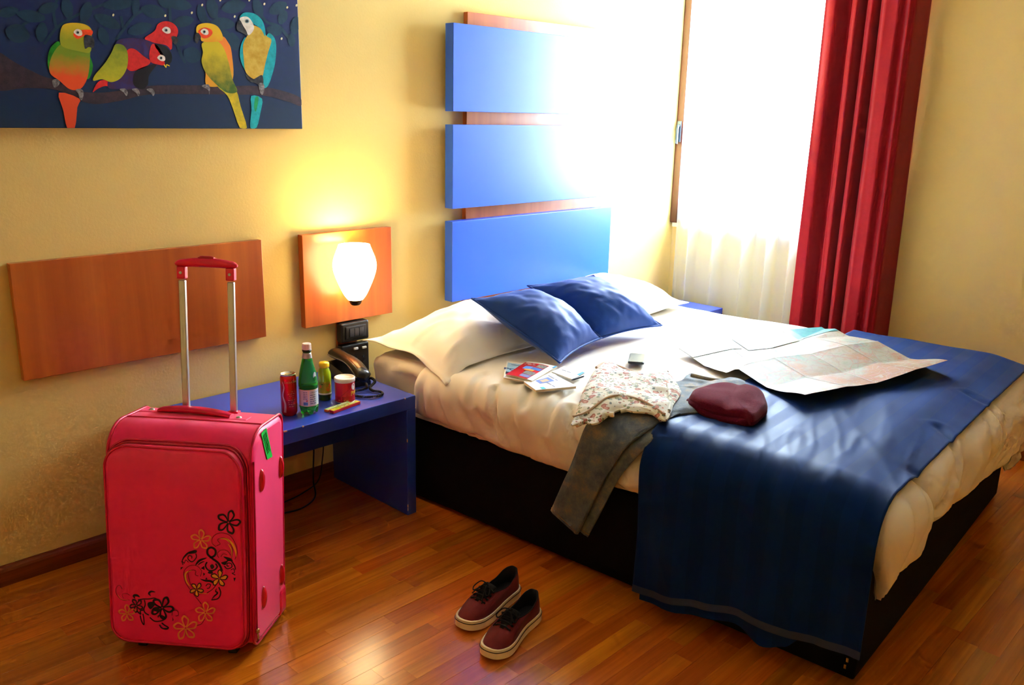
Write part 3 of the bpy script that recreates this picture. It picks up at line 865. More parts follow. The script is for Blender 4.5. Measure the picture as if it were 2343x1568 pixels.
def flat(n, c): return mat('paint_' + n, c, rough=.5, spec=.3, vary=.22, vscale=55, bump=.2, bscale=120)
leaf_m = paint_mat('painted_leaf', S(0, 42, 68), S(4, 52, 78), nscale=20)
P_ = Paint(); rl = random.Random(3)
stems = [[(330, 330), (420, 210), (560, 120), (700, 60), (860, 0)], [(420, 210), (400, 90), (430, -20)], [(860, 300), (920, 220), (1010, 110), (1120, 60)], [(920, 220), (900, 120)],
         [(1270, 200), (1265, 100), (1260, 0)], [(1620, 160), (1600, 90), (1560, 20)], [(1560, 170), (1500, 90)], [(2160, 300), (2080, 200), (1980, 160), (1920, 60)], [(1380, 470), (1340, 390), (1300, 260)], [(100, 300), (180, 180), (330, 120)]]
for i_, s_ in enumerate(stems): P_.stroke(leaf_m, .5 + .1 * i_, s_, 22)
leaves = [(800, 160, 110, 45, .45), (1140, 85, 95, 50, .25), (1040, 215, 95, 45, -.3), (1365, 160, 80, 42, -.2), (1500, 100, 35, 72, -.2), (1580, 60, 45, 80, -.2), (1660, 175, 90, 45, .1), (1740, 50, 95, 50, -.2), (2070, 60, 75, 45, -.5),
          (1920, 60, 38, 80, -.3), (2105, 130, 35, 55, .4), (2200, 190, 40, 70, .2), (2040, 230, 60, 38, .3), (2170, 300, 30, 50, -.1), (1740, 310, 45, 70, -.3), (1360, 300, 70, 42, -.3), (1430, 410, 70, 60, .5), (1330, 30, 100, 45, .2), (880, 30, 120, 45, -.1),
          (640, 90, 45, 80, .3), (500, 60, 45, 80, -.2), (770, 270, 40, 70, -.35), (230, 120, 110, 45, .2), (130, 250, 95, 70, .3), (310, 240, 45, 75, .1), (360, 60, 80, 40, -.3), (520, 250, 80, 42, .4), (1010, 45, 30, 70, .1), (60, 90, 80, 40, -.2), (620, 200, 60, 40, .5), (1230, 20, 60, 38, .5), (1660, 260, 60, 40, .2)]
for i_, (x, y, a, b, r) in enumerate(leaves):
    pts = []
    for i in range(16):
        an = 2*pi*i/16; sx = a * cos(an); sy = b * sin(an) * (1 - .35 * abs(cos(an)) ** 3)
        pts.append((x + sx*cos(r) - sy*sin(r), y + sx*sin(r) + sy*cos(r)))
    P_.blob(leaf_m, 1.7 + .07 * i_, pts, 1)
P_.done('painted_leaves')
st_m = flat('starlight', S(240, 232, 190)); P_ = Paint()
for x, y in ((843, 112), (1230, 117), (1428, 95), (1505, 37), (1640, 2), (1747, 123), (1968, 30), (2138, 56), (2207, 40), (2096, 288), (1856, 2)): P_.disc(st_m, 3, x, y, 7, 10, .3)
P_.done('painted_stars')['kind'] = 'stuff'
br_m = paint_mat('painted_bark', S(34, 22, 34), S(62, 40, 52), nscale=50)
P_ = Paint(); P_.blob(br_m, 4, [(-60, 380), (120, 470), (300, 560), (420, 600), (520, 660), (680, 690), (860, 680), (1100, 640), (1400, 635), (1700, 640), (1900, 640), (2080, 670), (2232, 725), (2238, 790), (2150, 760), (1950, 710), (1700, 705), (1400, 700), (1100, 705), (900, 750), (700, 775), (560, 735), (420, 670), (200, 655), (-60, 660)], 4)
P_.done('painted_branch')
white_p, eye_b, beak = flat('eye_white', S(240, 238, 230)), flat('pupil', S(16, 20, 24)), paint_mat('painted_beak', S(20, 18, 22), S(60, 60, 68), nscale=70)
claw = paint_mat('painted_claw', S(60, 56, 60), S(150, 146, 150), nscale=120)
def eye(P_, x, y, r, rot=0):
    P_.blob(white_p, 9, [(x - r*1.25, y - r*.2), (x - r*.3, y - r), (x + r, y - r*.5), (x + r*1.15, y + r*.7), (x + r*.2, y + r), (x - r*.8, y + r*.5)], 4)
    P_.disc(flat('iris', S(120, 150, 160)), 10, x - r*.1, y, r*.45); P_.disc(eye_b, 11, x - r*.05, y, r*.27)
def zz(y): return pp(1000, y, 0).z
# green parrot, orange belly
P_ = Paint()
P_.blob(paint_mat('paint_tail_orange', S(206, 62, 10), S(150, 110, 16), .90, 1.3, x=True, nscale=70), 5, [(438, 690), (590, 735), (575, 800), (556, 955), (500, 955), (470, 820)], 3)
P_.blob(flat('wing_green', S(26, 128, 20)), 5, [(440, 310), (380, 350), (355, 430), (365, 520), (420, 540), (450, 420)])
P_.blob(flat('wing_green', S(26, 128, 20)), 5, [(640, 380), (685, 460), (688, 520), (662, 585), (630, 560)])
P_.blob(paint_mat('paint_body_green', S(216, 70, 10), S(112, 140, 16), zz(600), zz(430), nscale=45, amt=.25, cc=S(170, 118, 16)), 6, [(450, 330), (560, 300), (660, 350), (668, 450), (650, 580), (600, 660), (520, 665), (440, 600), (370, 540), (380, 430)])
P_.blob(paint_mat('paint_head_gold', S(140, 150, 14), S(214, 178, 10), zz(330), zz(190), nscale=40, amt=.2), 7, [(452, 220), (480, 180), (560, 170), (640, 185), (682, 225), (680, 290), (670, 390), (580, 380), (470, 350), (445, 300)])
P_.blob(flat('red_orange', S(222, 64, 12)), 8, [(545, 255), (600, 225), (682, 225), (680, 262), (620, 270), (575, 290)])
P_.blob(beak, 9, [(625, 270), (660, 262), (695, 285), (702, 330), (690, 358), (660, 350), (630, 360)])
eye(P_, 580, 242, 26)
P_.blob(claw, 9, [(388, 600), (420, 590), (445, 610), (430, 640), (400, 650)]); P_.blob(claw, 9, [(560, 670), (600, 662), (622, 690), (610, 745), (590, 730), (580, 695)])
P_.done('painted_parrot', 'green and orange parrot painted at the dim end of the branch')
# red-headed lory behind
P_ = Paint()
P_.blob(flat('crimson', S(196, 26, 26)), 5, [(1080, 280), (1150, 230), (1175, 180), (1230, 158), (1290, 175), (1325, 225), (1310, 285), (1282, 300), (1272, 370), (1180, 330), (1100, 305)])
P_.blob(beak, 6, [(1275, 275), (1300, 270), (1322, 282), (1320, 315), (1300, 332), (1282, 305)])
eye(P_, 1238, 225, 26)
P_.done('painted_parrot', 'red headed parrot painted behind the bowing one')
# bowing lory in front
P_ = Paint()
P_.blob(flat('crimson', S(196, 26, 26)), 5, [(745, 600), (690, 685), (730, 660), (790, 640), (860, 660), (880, 610)])
P_.blob(paint_mat('paint_violet', S(60, 16, 60), S(40, 26, 96), nscale=50), 6, [(860, 320), (940, 285), (1060, 290), (1150, 320), (1240, 340), (1272, 400), (1210, 470), (1120, 520), (1095, 600), (1090, 650), (1000, 665), (880, 665), (800, 640), (840, 480)])
P_.blob(flat('black_breast', S(20, 12, 22)), 7, [(1020, 520), (1130, 480), (1170, 475), (1110, 560), (1100, 630), (1060, 665), (1000, 640), (990, 580)])
P_.blob(flat('crimson', S(196, 26, 26)), 7, [(950, 370), (1000, 365), (1070, 420), (1120, 460), (1070, 505), (980, 530), (940, 500), (930, 430)])
P_.blob(paint_mat('paint_wing_lime', S(180, 176, 16), S(110, 130, 18), zz(600), zz(330), nscale=45, amt=.4), 8, [(860, 330), (920, 340), (950, 400), (945, 500), (900, 580), (830, 612), (760, 590), (695, 602), (705, 560), (780, 470), (830, 390)])
P_.blob(flat('crimson', S(210, 26, 22)), 8, [(1130, 330), (1170, 340), (1210, 400), (1220, 450), (1225, 485), (1170, 480), (1120, 460), (1110, 400)])
P_.blob(eye_b, 8, [(1150, 330), (1230, 345), (1275, 400), (1275, 460), (1240, 482), (1225, 450), (1190, 400)])
eye(P_, 1200, 432, 24); P_.stroke(flat('gape_yellow', S(224, 200, 40)), 10, [(1220, 480), (1235, 502), (1238, 482), (1262, 492)], 7)
for x in (930, 1020, 1130): P_.blob(claw, 9, [(x - 40, 665), (x, 660), (x + 20, 690), (x + 10, 715), (x - 10, 690)])
P_.done('painted_parrot', 'bowing parrot painted with lime wing and black head')
# sun conure
P_ = Paint()
P_.blob(paint_mat('paint_tail_yellow', S(214, 190, 10), S(170, 160, 20), nscale=50), 5, [(1620, 645), (1690, 640), (1760, 680), (1790, 790), (1838, 952), (1785, 952), (1730, 800), (1690, 710)], 3)
P_.blob(paint_mat('paint_flank', S(214, 160, 12), S(232, 130, 40), zz(640), zz(300), nscale=40), 5, [(1640, 280), (1700, 320), (1725, 400), (1732, 590), (1640, 640), (1560, 645), (1530, 620), (1530, 560), (1540, 500)])
P_.blob(paint_mat('paint_back_lime', S(60, 96, 14), S(206, 186, 16), zz(650), zz(330), nscale=36, amt=.35, cc=S(160, 150, 18)), 6, [(1505, 320), (1600, 300), (1660, 350), (1700, 460), (1730, 590), (1765, 680), (1690, 690), (1600, 620), (1530, 540), (1500, 460), (1510, 390)])
P_.blob(paint_mat('paint_hood', S(226, 136, 20), S(226, 184, 10), zz(300), zz(190), nscale=40), 7, [(1462, 240), (1470, 190), (1530, 172), (1600, 185), (1640, 225), (1660, 290), (1620, 310), (1510, 310), (1490, 280)])
P_.blob(flat('red_orange', S(222, 64, 12)), 8, [(1475, 230), (1520, 205), (1570, 220), (1580, 250), (1550, 280), (1510, 285), (1488, 262)])
P_.blob(beak, 8, [(1455, 250), (1480, 248), (1495, 280), (1480, 300), (1465, 325), (1448, 295)])
eye(P_, 1522, 237, 24); P_.blob(claw, 9, [(1500, 640), (1545, 628), (1562, 650), (1556, 705), (1548, 670)])
P_.done('painted_parrot', 'yellow parrot painted with long yellow tail')
# blue and gold macaw
P_ = Paint()
P_.blob(flat('turquoise', S(14, 160, 176)), 5, [(1870, 715), (1950, 735), (1940, 830), (1910, 950), (1862, 950), (1872, 820)], 3)
P_.blob(flat('tail_green', S(24, 150, 90)), 6, [(1900, 725), (1925, 730), (1905, 830), (1890, 800)], 3)
P_.blob(flat('turquoise', S(14, 160, 176)), 5, [(1985, 265), (2030, 265), (2055, 330), (2050, 450), (2025, 560), (1990, 645), (1950, 640), (1950, 480)])
P_.blob(flat('turquoise', S(14, 160, 176)), 5, [(1830, 280), (1795, 330), (1786, 420), (1810, 500), (1850, 540), (1850, 400)])
P_.blob(paint_mat('paint_gold_breast', S(184, 148, 20), S(206, 176, 70), nscale=40), 6, [(1880, 190), (1950, 220), (1985, 270), (2020, 300), (1995, 390), (1975, 470), (1945, 590), (1890, 590), (1830, 540), (1815, 450), (1810, 330), (1850, 250)])
P_.blob(beak, 7, [(1830, 550), (1880, 590), (1950, 560), (1955, 640), (1900, 620), (1850, 600)])
P_.blob(flat('turquoise', S(14, 160, 176)), 7, [(1785, 140), (1800, 105), (1840, 92), (1900, 105), (1950, 150), (1972, 215), (1972, 270), (1940, 215), (1890, 180), (1850, 150)])
P_.blob(white_p, 8, [(1785, 135), (1840, 125), (1880, 170), (1888, 220), (1850, 262), (1820, 220), (1795, 180)])
P_.blob(beak, 9, [(1785, 150), (1805, 185), (1835, 235), (1838, 265), (1800, 245), (1765, 225), (1762, 180)])
P_.disc(flat('iris', S(120, 150, 160)), 10, 1838, 158, 15); P_.disc(eye_b, 11, 1838, 158, 8)
P_.blob(claw, 9, [(1925, 625), (1955, 620), (1968, 650), (1955, 705), (1935, 690)])
P_.done('painted_parrot', 'turquoise and gold macaw painted near the canvas edge')
# ------------------------------------------------------------------ things on the blue table
def cyl_fn(c, r, z0, a0):
    """flat (x, y) -> wrapped on a cylinder of radius r about c; x = 0 faces angle a0"""
    return lambda x, y: (c[0] + r * cos(a0 + x / r), c[1] + r * sin(a0 + x / r), z0 + y)
def cam_angle(c): return math.atan2(CAM.y - c[1], CAM.x - c[0])

# tall red drink can
cc = (1.503, -.372); r0 = .0275
can = thing('drink_can', 'tall slim red soft drink can beside the green bottle', 'can', (cc[0], cc[1], TT))
red_can = mat('can_red', S(196, 10, 18), rough=.24, metal=.35, spec=.6, coat=.3)
alu = mat('aluminium', S(214, 214, 210), rough=.25, metal=.95)
mb = MB(); mb.lathe([(0, .004), (.020, .002), (.0225, 0), (.0245, .004), (r0, .012), (r0, .132), (.0265, .138), (.0245, .143)], 40)
mb.build('can_body', red_can, can, smooth=True)
mb = MB(); mb.lathe([(.0245, .143), (.0255, .1455), (.0255, .1475), (.0238, .1475), (.0228, .144), (0, .144)], 40)
lid = mb.build('can_lid', alu, can, smooth=True)
mb = MB(); mb.lathe([(0, .1445), (.006, .1445), (.006, .1462), (0, .1462)], 16, (.006, -.004, 0), sy=.7); mb.box((-.010, -.008, .1445), (.002, .000, .1465)); mb.build('pull_tab', alu, lid)
ca = cam_angle(cc); f0 = cyl_fn((0, 0), r0 + .0003, .075, ca)
gold = mat('can_gold_print', S(216, 176, 110), rough=.35, metal=.3); pale = mat('can_pale_print', S(224, 150, 150), rough=.4)
mb = MB(); text_on(mb, 'Coca-Cola', .011, lambda x, y: f0(x + .008, y + .048)); rr = random.Random(2)
for k in range(8): print_line(mb, .009, .014 - k * .0075, rr.uniform(.016, .026), .0036, f0, k)
mb.build('can_lettering', gold, can)['kind'] = 'stuff'
mb = MB(); pts = smoothloop([V(-.018, .050), V(-.012, .03), V(-.018, .0), V(-.010, -.03), V(-.012, -.06)], 8, False)
L_, R_ = ribbon2(pts, .006, lambda u: .35 + 1.1 * u); mb.grid([[f0(a.x - .004, a.y), f0(b.x - .004, b.y)] for a, b in zip(L_, R_)])
mb.build('can_ribbon', mat('can_silver_print', S(222, 206, 206), rough=.35, metal=.4), can)

# green mineral water bottle
bc = (1.560, -.405)
bot_ = thing('water_bottle', 'green mineral water bottle with white cap and pale blue label', 'bottle', (bc[0], bc[1], TT))
green_g = mat('green_pet', S(70, 214, 96), rough=.06, trans=.74, ior=1.25, spec=.6)
prof = [(.0, .008), (.012, .010), (.022, .004), (.028, .003), (.0315, .012), (.033, .028), (.032, .034), (.032, .093), (.033, .100), (.033, .112), (.0315, .128), (.027, .155), (.0205, .182), (.0160, .203), (.0135, .217), (.0128, .226)]
pr = [(p.x, p.y) for p in smoothloop([V(a, b) for a, b in prof], 3, False)]
mb = MB(); mb.lathe(pr, 44)
for k in range(len(mb.v)):                      # petal feet
    x, y, z = mb.v[k]
    if z < .026:
        an = math.atan2(y, x); r = math.hypot(x, y); s_ = 1 - .10 * (1 - z / .026) * (1 + cos(5 * an)); mb.v[k] = (x * s_, y * s_, z + (.004 * (1 + cos(5 * an)) if r > .015 else 0))
mb.build('bottle_body', green_g, bot_, smooth=True)
wcap = mat('cap_white', S(240, 222, 216), rough=.4)
mb = MB()
rings = []
for k in range(60):
    an = 2*pi*k/60; rk = .0150 + (.0004 if k % 2 else 0); rings.append([(rk*cos(an), rk*sin(an), .230), (rk*cos(an), rk*sin(an), .248), ((rk-.0015)*cos(an), (rk-.0015)*sin(an), .2505), (0, 0, .2505)])
mb.grid(rings, closeu=True); mb.build('cap', wcap, bot_, smooth=False)
mb = MB(); mb.lathe([(.0133, .222), (.0155, .223), (.0155, .228), (.0128, .229)], 30); mb.build('cap_ring', mat('ring_black', S(20, 24, 24), rough=.5), bot_, smooth=True)
mb = MB(); mb.lathe([(.0172, .200), (.0150, .212), (.0142, .219), (.0139, .219)], 36); mb.build('neck_label', mat('neck_silver', S(180, 180, 190), rough=.35, metal=.5), bot_, smooth=True)
ba = cam_angle(bc); lab = mat('label_pale_blue', S(212, 226, 234), rough=.55)
mb = MB(); mb.lathe([(.0324, .034), (.0324, .093)], 44); lb = mb.build('label', lab, bot_, smooth=True)
f1 = cyl_fn((0, 0), .0328, .064, ba); f2 = cyl_fn((0, 0), .0330, .064, ba)
def patch(fn, x0, x1, y0, y1, m, name, par, n=8):
    mb = MB(); mb.grid([[fn(lerp(x0, x1, i/n), y0), fn(lerp(x0, x1, i/n), y1)] for i in range(n + 1)]); return mb.build(name, m, par)
cream = mat('label_cream', S(232, 222, 196), rough=.5)
patch(f1, -.045, .045, .0265, .029, cream, 'label_border', lb, 20); patch(f1, -.045, .045, -.0295, -.027, cream, 'label_border', lb, 20)
patch(f1, -.0015, .0015, -.027, .0265, cream, 'label_divider', lb, 2)
patch(f1, -.019, -.003, -.0265, -.015, mat('label_blue', S(80, 150, 210), rough=.5), 'label_panel', lb)
ink = mat('label_ink', S(52, 74, 130), rough=.6)
mb = MB()
text_on(mb, 'S.PELLEGRINO', .0062, lambda x, y: f2(x + .026, y + .019)); 
for k in range(5): print_line(mb, .016, .010 - k * .0075, .022, .0034, f2, k)
for k in range(5): print_line(mb, -.012, .020 - k * .006, .014, .0028, f2, k + 9)
mb.build('label_lettering', ink, lb)['kind'] = 'stuff'
star = []
for k in range(10):
    an = pi/2 + pi*k/5; r = .0042 if k % 2 == 0 else .0018; star.append(f2(-.006 + r*cos(an), -.010 + r*sin(an)))
mb = MB(); mb.cap(star); mb.build('red_star', mat('star_red', S(206, 40, 40), rough=.5), lb)
mb = MB(); mb.cap([cyl_fn((0, 0), .0305, .137, ba + .85)(.0075*cos(a), .017*sin(a)) for a in [2*pi*i/20 for i in range(20)]]); mb.build('shoulder_label', lab, bot_)

# small juice bottle with yellow cap
jc = (1.684, -.318)
jar = thing('juice_bottle', 'small green juice bottle with yellow cap behind the crisp tub', 'bottle', (jc[0], jc[1], TT))
jm = mat('juice_green', S(150, 176, 10), rough=.08, spec=.6, coat=.6)
mb = MB(); mb.lathe([(p.x, p.y) for p in smoothloop([V(0, .002), V(.016, .0), V(.0220, .004), V(.0238, .02), V(.0238, .03), V(.0240, .078), V(.0232, .098), V(.0190, .113), V(.0160, .120), V(.0158, .124)], 4, False)], 36)
mb.build('glass_body', jm, jar, smooth=True)
mb = MB(); mb.lathe([(.0236, .003), (.0243, .024)], 36); mb.build('dark_base', mat('juice_dark', S(40, 70, 14), rough=.15, coat=.5), jar, smooth=True)
mb = MB(); mb.lathe([(.0165, .122), (.0185, .123), (.0190, .128), (.0185, .138), (.0165, .1405), (0, .1405)], 36); mb.build('cap', mat('cap_yellow', S(238, 190, 12), rough=.3, coat=.3), jar, smooth=True)
ja = cam_angle(jc); g1 = cyl_fn((0, 0), .0244, 0, ja); g2 = cyl_fn((0, 0), .0247, 0, ja)
jl = patch(g1, -.03, .03, .028, .072, mat('juice_label', S(206, 160, 30), rough=.5, vary=.25, vscale=60, c2=S(120, 150, 20)), 'label', jar, 14)
patch(g2, -.03, .03, .024, .030, mat('label_white', S(228, 222, 212), rough=.5), 'label_band', jl, 14)
mb = MB()
for x, y, r, in ((-.016, .055, .005), (.012, .045, .007), (.02, .058, .005)): mb.cap([g2(x + r*cos(a), y + r*1.2*sin(a)) for a in [2*pi*i/12 for i in range(12)]])
mb.build('label_fruit', mat('fruit_orange', S(222, 110, 20), rough=.5), jl)
mb = MB(); print_line(mb, 0, .064, .026, .006, g2, 3); mb.build('label_lettering', mat('label_dark', S(70, 80, 16), rough=.5), jl)['kind'] = 'stuff'

# red crisp tub
pc = (1.728, -.380); rp = .0355
tub = thing('crisp_tub', 'short red crisp tub with white plastic lid', 'tub', (pc[0], pc[1], TT))
mb = MB(); mb.lathe([(0, 0), (rp - .001, 0), (rp, .002), (rp, .078)], 44); mb.build('tub_body', mat('tub_red', S(206, 18, 34), rough=.35, coat=.2), tub, smooth=True)
mb = MB(); mb.lathe([(rp, .001), (rp + .0012, .0015), (rp + .0012, .004), (rp, .0045)], 44); mb.build('tin_rim', alu, tub, smooth=True)
mb = MB(); mb.lathe([(rp + .0002, .076), (rp + .0018, .0765), (rp + .0022, .088), (rp + .0010, .0905), (rp - .003, .0912), (rp - .004, .0895), (0, .0895)], 44); mb.build('lid', mat('lid_white', S(246, 240, 232), rough=.35), tub, smooth=True)
pa = cam_angle(pc); h1 = cyl_fn((0, 0), rp + .0004, 0, pa); h2 = cyl_fn((0, 0), rp + .0008, 0, pa)
mb = MB(); mb.grid([[h1(lerp(-.04, .034, i/16), lerp(.006, .068, i/16)), h1(lerp(-.04, .034, i/16), lerp(.0075, .0695, i/16))] for i in range(17)]); mb.build('stripe', mat('tub_dark_red', S(150, 10, 22), rough=.4), tub)
mb = MB(); mb.grid([[h1(lerp(-.05, .05, i/16), .004), h1(lerp(-.05, .05, i/16), .026)] for i in range(17)]); mb.build('lower_band', mat('tub_mid_red', S(186, 10, 20), rough=.4), tub)
mb = MB(); text_on(mb, 'Pringles', .020, lambda x, y: h2(x * .95 + .052, y * 1.15 + .034 + .22 * (x + .03)), bold=.0006); mb.build('tub_lettering', mat('tub_yellow', S(240, 200, 40), rough=.4), tub)
mb = MB(); print_line(mb, .004, .012, .018, .0045, h2, 1); print_line(mb, -.022, .012, .006, .0045, h2, 2); mb.build('small_print', mat('tub_small', S(230, 170, 60), rough=.4), tub)['kind'] = 'stuff'
mb = MB()
for x, y, rx, ry in ((.036, .060, .0105, .0125),):     # plain white badge, no face
    mb.cap([h2(x + rx*cos(a), y + ry*sin(a)) for a in [2*pi*i/24 for i in range(24)]])
mb.build('white_badge', mat('badge_white', S(236, 228, 222), rough=.4), tub)

# two chewing-gum packs
def gum(label, p, q, wid, hgt, side_m, top_m, z0=0.0, roll=0.0, dots=True):
    p, q = Vector((p[0], p[1], TT + z0)), Vector((q[0], q[1], TT + z0)); ax = q - p; L = ax.length
    t = thing('gum_pack', label, 'gum pack', tuple((p + q) / 2), 'gum packs on the blue table', )
    ux = ax.normalized(); uy = Vector((-ux.y, ux.x, 0))
    if roll: uy = (Matrix.Rotation(roll, 3, ux) @ uy)
    uz = ux.cross(uy)
    mb = MB(); mb.obox(p - uy * wid / 2, ax, uy * wid, uz * hgt); rel(t, mb).build('wrapper', side_m, t, bevel=.0015)
    mb = MB(); mb.obox(p + ux * .002 - uy * wid * .46 + uz * hgt, ux * (L - .004), uy * wid * .92, uz * .0004); pr_ = rel(t, mb).build('wrapper_print', top_m, t)
    wm = mat('gum_white', S(240, 236, 210), rough=.4)
    mb = MB(); print_line(mb, 0, 0, L * .5, wid * .45, lambda x, y: p + ux * (L * .6 + x) + uy * y + uz * (hgt + .0008), 4); rel(t, mb).build('wrapper_lettering', wm, pr_)['kind'] = 'stuff'
    return t
gum('red and yellow chewing gum pack nearest the table edge', (1.612, -.463), (1.745, -.438), .020, .011, mat('gum_red', S(206, 30, 16), rough=.3, coat=.3), mat('gum_top', S(240, 190, 30), rough=.3, coat=.3, c2=S(120, 190, 40), vscale=70))
gum('green tipped chewing gum pack half hidden behind the red one', (1.606, -.438), (1.718, -.420), .019, .009, mat('gum_orange', S(226, 110, 20), rough=.3, coat=.3), mat('gum_top2', S(90, 190, 120), rough=.3, coat=.3, c2=S(236, 224, 150), vscale=90))

# telephone
tel = thing('telephone', 'black desk telephone with coiled cord and a golden sheen painted on its handset', 'telephone', (1.92, -.2, TT))
tm = mat('phone_black', S(24, 20, 16), rough=.28, spec=.6, coat=.2)
tg = mat('phone_sheen_bronze', S(96, 66, 34), rough=.3, metal=.55, spec=.6)
ax0, ax1 = Vector((1.897, -.075, 0)), Vector((1.868, -.335, 0)); td = (ax1 - ax0).normalized(); tn = Vector((-td.y, td.x, 0)); TLn = (ax1 - ax0).length
def ph(s, w_, z): return ax0 + td * s + tn * w_ + Vector((0, 0, TT + z))
# base: low wedge rising to the wall
rings = []
for s in [0, .01, .03, .08, .13, .18, .20, .208]:
    e = .9 if 0 < s < .208 else .6; hw = .046 * (1 if .005 < s < .2 else .86); h = lerp(.060, .030, s / .208) * (1 if .005 < s < .2 else .7)
    rings.append([ph(s, hw * cx, max(.0, h * cz)) for cx, cz in ((-1, 0), (-1, .75), (-.86, 1), (0, 1.02), (.86, 1), (1, .75), (1, 0))])
mb = MB(); mb.grid(rings); mb.cap(rings[0]); mb.cap(rings[-1], True); mb.grid([[r[0] for r in rings], [r[-1] for r in rings]])
rel(tel, mb).build('phone_base', tm, tel, angle=50)
# handset: arched bar with thick ends
def handset_ring(u):
    s = lerp(-.012, .236, u); z = .088 - .050 * u + .022 * sin(pi * u) - .006 * sin(2 * pi * u)
    end = min(u, 1 - u); hw = .032 * sqrt(min(1, end / .05 + .02)) * (1.0 - .10 * sin(pi * u)); th = (.024 - .008 * sin(pi * u)) * sqrt(min(1, end / .04 + .05))
    return s, z, hw, th
rings = []; seam = [[], []]
for k in range(41):
    u = k / 40; s, z, hw, th = handset_ring(u)
    rings.append([ph(s, hw * cos(a) * (1 if sin(a) >= 0 else .92), z + th * (sin(a) * (.8 if sin(a) > 0 else 1.0))) for a in [2*pi*i/20 for i in range(20)]])
mb = MB(); mb.grid(rings, closev=True); mb.cap(rings[0]); mb.cap(rings[-1], True)
hs = rel(tel, mb).build('handset', tm, tel, smooth=True)
rings = []
for k in range(3, 36):
    u = k / 40; s, z, hw, th = handset_ring(u)
    rings.append([ph(s, hw * .80 * cos(a), z + th * .80 * sin(a) + .0014) for a in [pi * (.10 + .80 * i / 10) for i in range(11)]])
mb = MB(); mb.grid(rings); rel(tel, mb).build('handset_painted_sheen', tg, hs, smooth=True)  # bronze highlight put into the colour of a thin shell on the black handset
mb = MB(); mb.tube([ph(handset_ring(k / 40)[0], -handset_ring(k / 40)[2] * 1.0, handset_ring(k / 40)[1] - .003) for k in range(2, 39)], .0022, 6); rel(tel, mb).build('handset_seam', mat('seam_grey', S(120, 112, 108), rough=.4), hs, smooth=True)
mb = MB(); print_line(mb, 0, 0, .026, .008, lambda x, y: ph(.205 + y, x, .0645 - .16 * y), 5); rel(tel, mb).build('handset_lettering', mat('logo_silver', S(214, 190, 160), rough=.4), hs)['kind'] = 'stuff'
# coiled cord
cpts = smoothloop([V(1.862, -.325, .500), V(1.845, -.352, .492), V(1.815, -.335, .484), V(1.788, -.335, .483), V(1.775, -.362, .483), V(1.790, -.405, .483), V(1.826, -.432, .483), V(1.858, -.428, .483), V(1.872, -.402, .483), V(1.858, -.372, .484), V(1.866, -.345, .489), V(1.900, -.330, .500), V(1.905, -.30, .506), V(1.902, -.27, .49)], 40, False)
acc = [0]
for i in range(1, len(cpts)): acc.append(acc[-1] + (cpts[i] - cpts[i-1]).length)
hel = []; pitch = .0042; n = int(acc[-1] / pitch * 10); j = 0
for k in range(n):
    s = acc[-1] * k / n
    while j < len(acc) - 2 and acc[j+1] < s: j += 1
    u = (s - acc[j]) / max(1e-9, acc[j+1] - acc[j]); p = cpts[j].lerp(cpts[j+1], u)
    t_ = (cpts[j+1] - cpts[j]).normalized(); a_ = t_.orthogonal() if abs(t_.z) > .95 else Vector((0, 0, 1)); a_ = (a_ - t_ * a_.dot(t_)).normalized(); b_ = t_.cross(a_)
    an = 2 * pi * s / pitch; hel.append(p + (a_ * cos(an) + b_ * sin(an)) * .0042)
mb = MB(); mb.tube(hel, .0015, 5); rel(tel, mb).build('coiled_cord', cab_m, tel, smooth=True)
# ------------------------------------------------------------------ things lying on the bed
BZ = .578
def bed_h(a, b):
    """height of the top of the bedding, runner included"""
    z = DZ + .002 + duvet_wrinkle(a, b, 0, 0, 0)
    if RB0 - .004 < b < RB1: z = max(z, runner_pt(a, b, 0).z + .003)
    return z
def pad(outline, ctr, T, nr=16, wr=lambda x, y, r: 0.0, zfun=None, edge=.35, under=.0):
    """cloth or soft thing lying flat: star-shaped outline (a, b), rounded edge, thickness T, wrinkles wr"""
    zf = zfun or (lambda a, b: max(BZ - .002, ground(a, b) - .006))
    ca, cb = ctr; tp, bt = [], []
    for k in range(nr + 1):
        r = k / nr; rt, rb_ = [], []
        for p in outline:
            a, b = lerp(ca, p[0], r), lerp(cb, p[1], r)
            prof = sqrt(max(0.0, 1 - r ** (2 / edge)))
            rt.append(W(a, b, zf(a, b) + T * (.5 + .5 * prof) * (1 if r < 1 else .9) + wr(a, b, r) * min(1, (1 - r) * 8 + .25)))
            rb_.append(W(a, b, zf(a, b) + T * .25 * (1 - prof)))
        tp.append(rt); bt.append(rb_)
    mb = MB(); mb.grid(tp, closev=True); mb.grid(bt, closev=True); mb.grid([tp[-1], bt[-1]], closev=True)
    mb.cap(tp[0]); return mb
def lb(px, py, z):
    d = onZ(px, py, z) - BO; return (d.dot(BU), d.dot(BV))

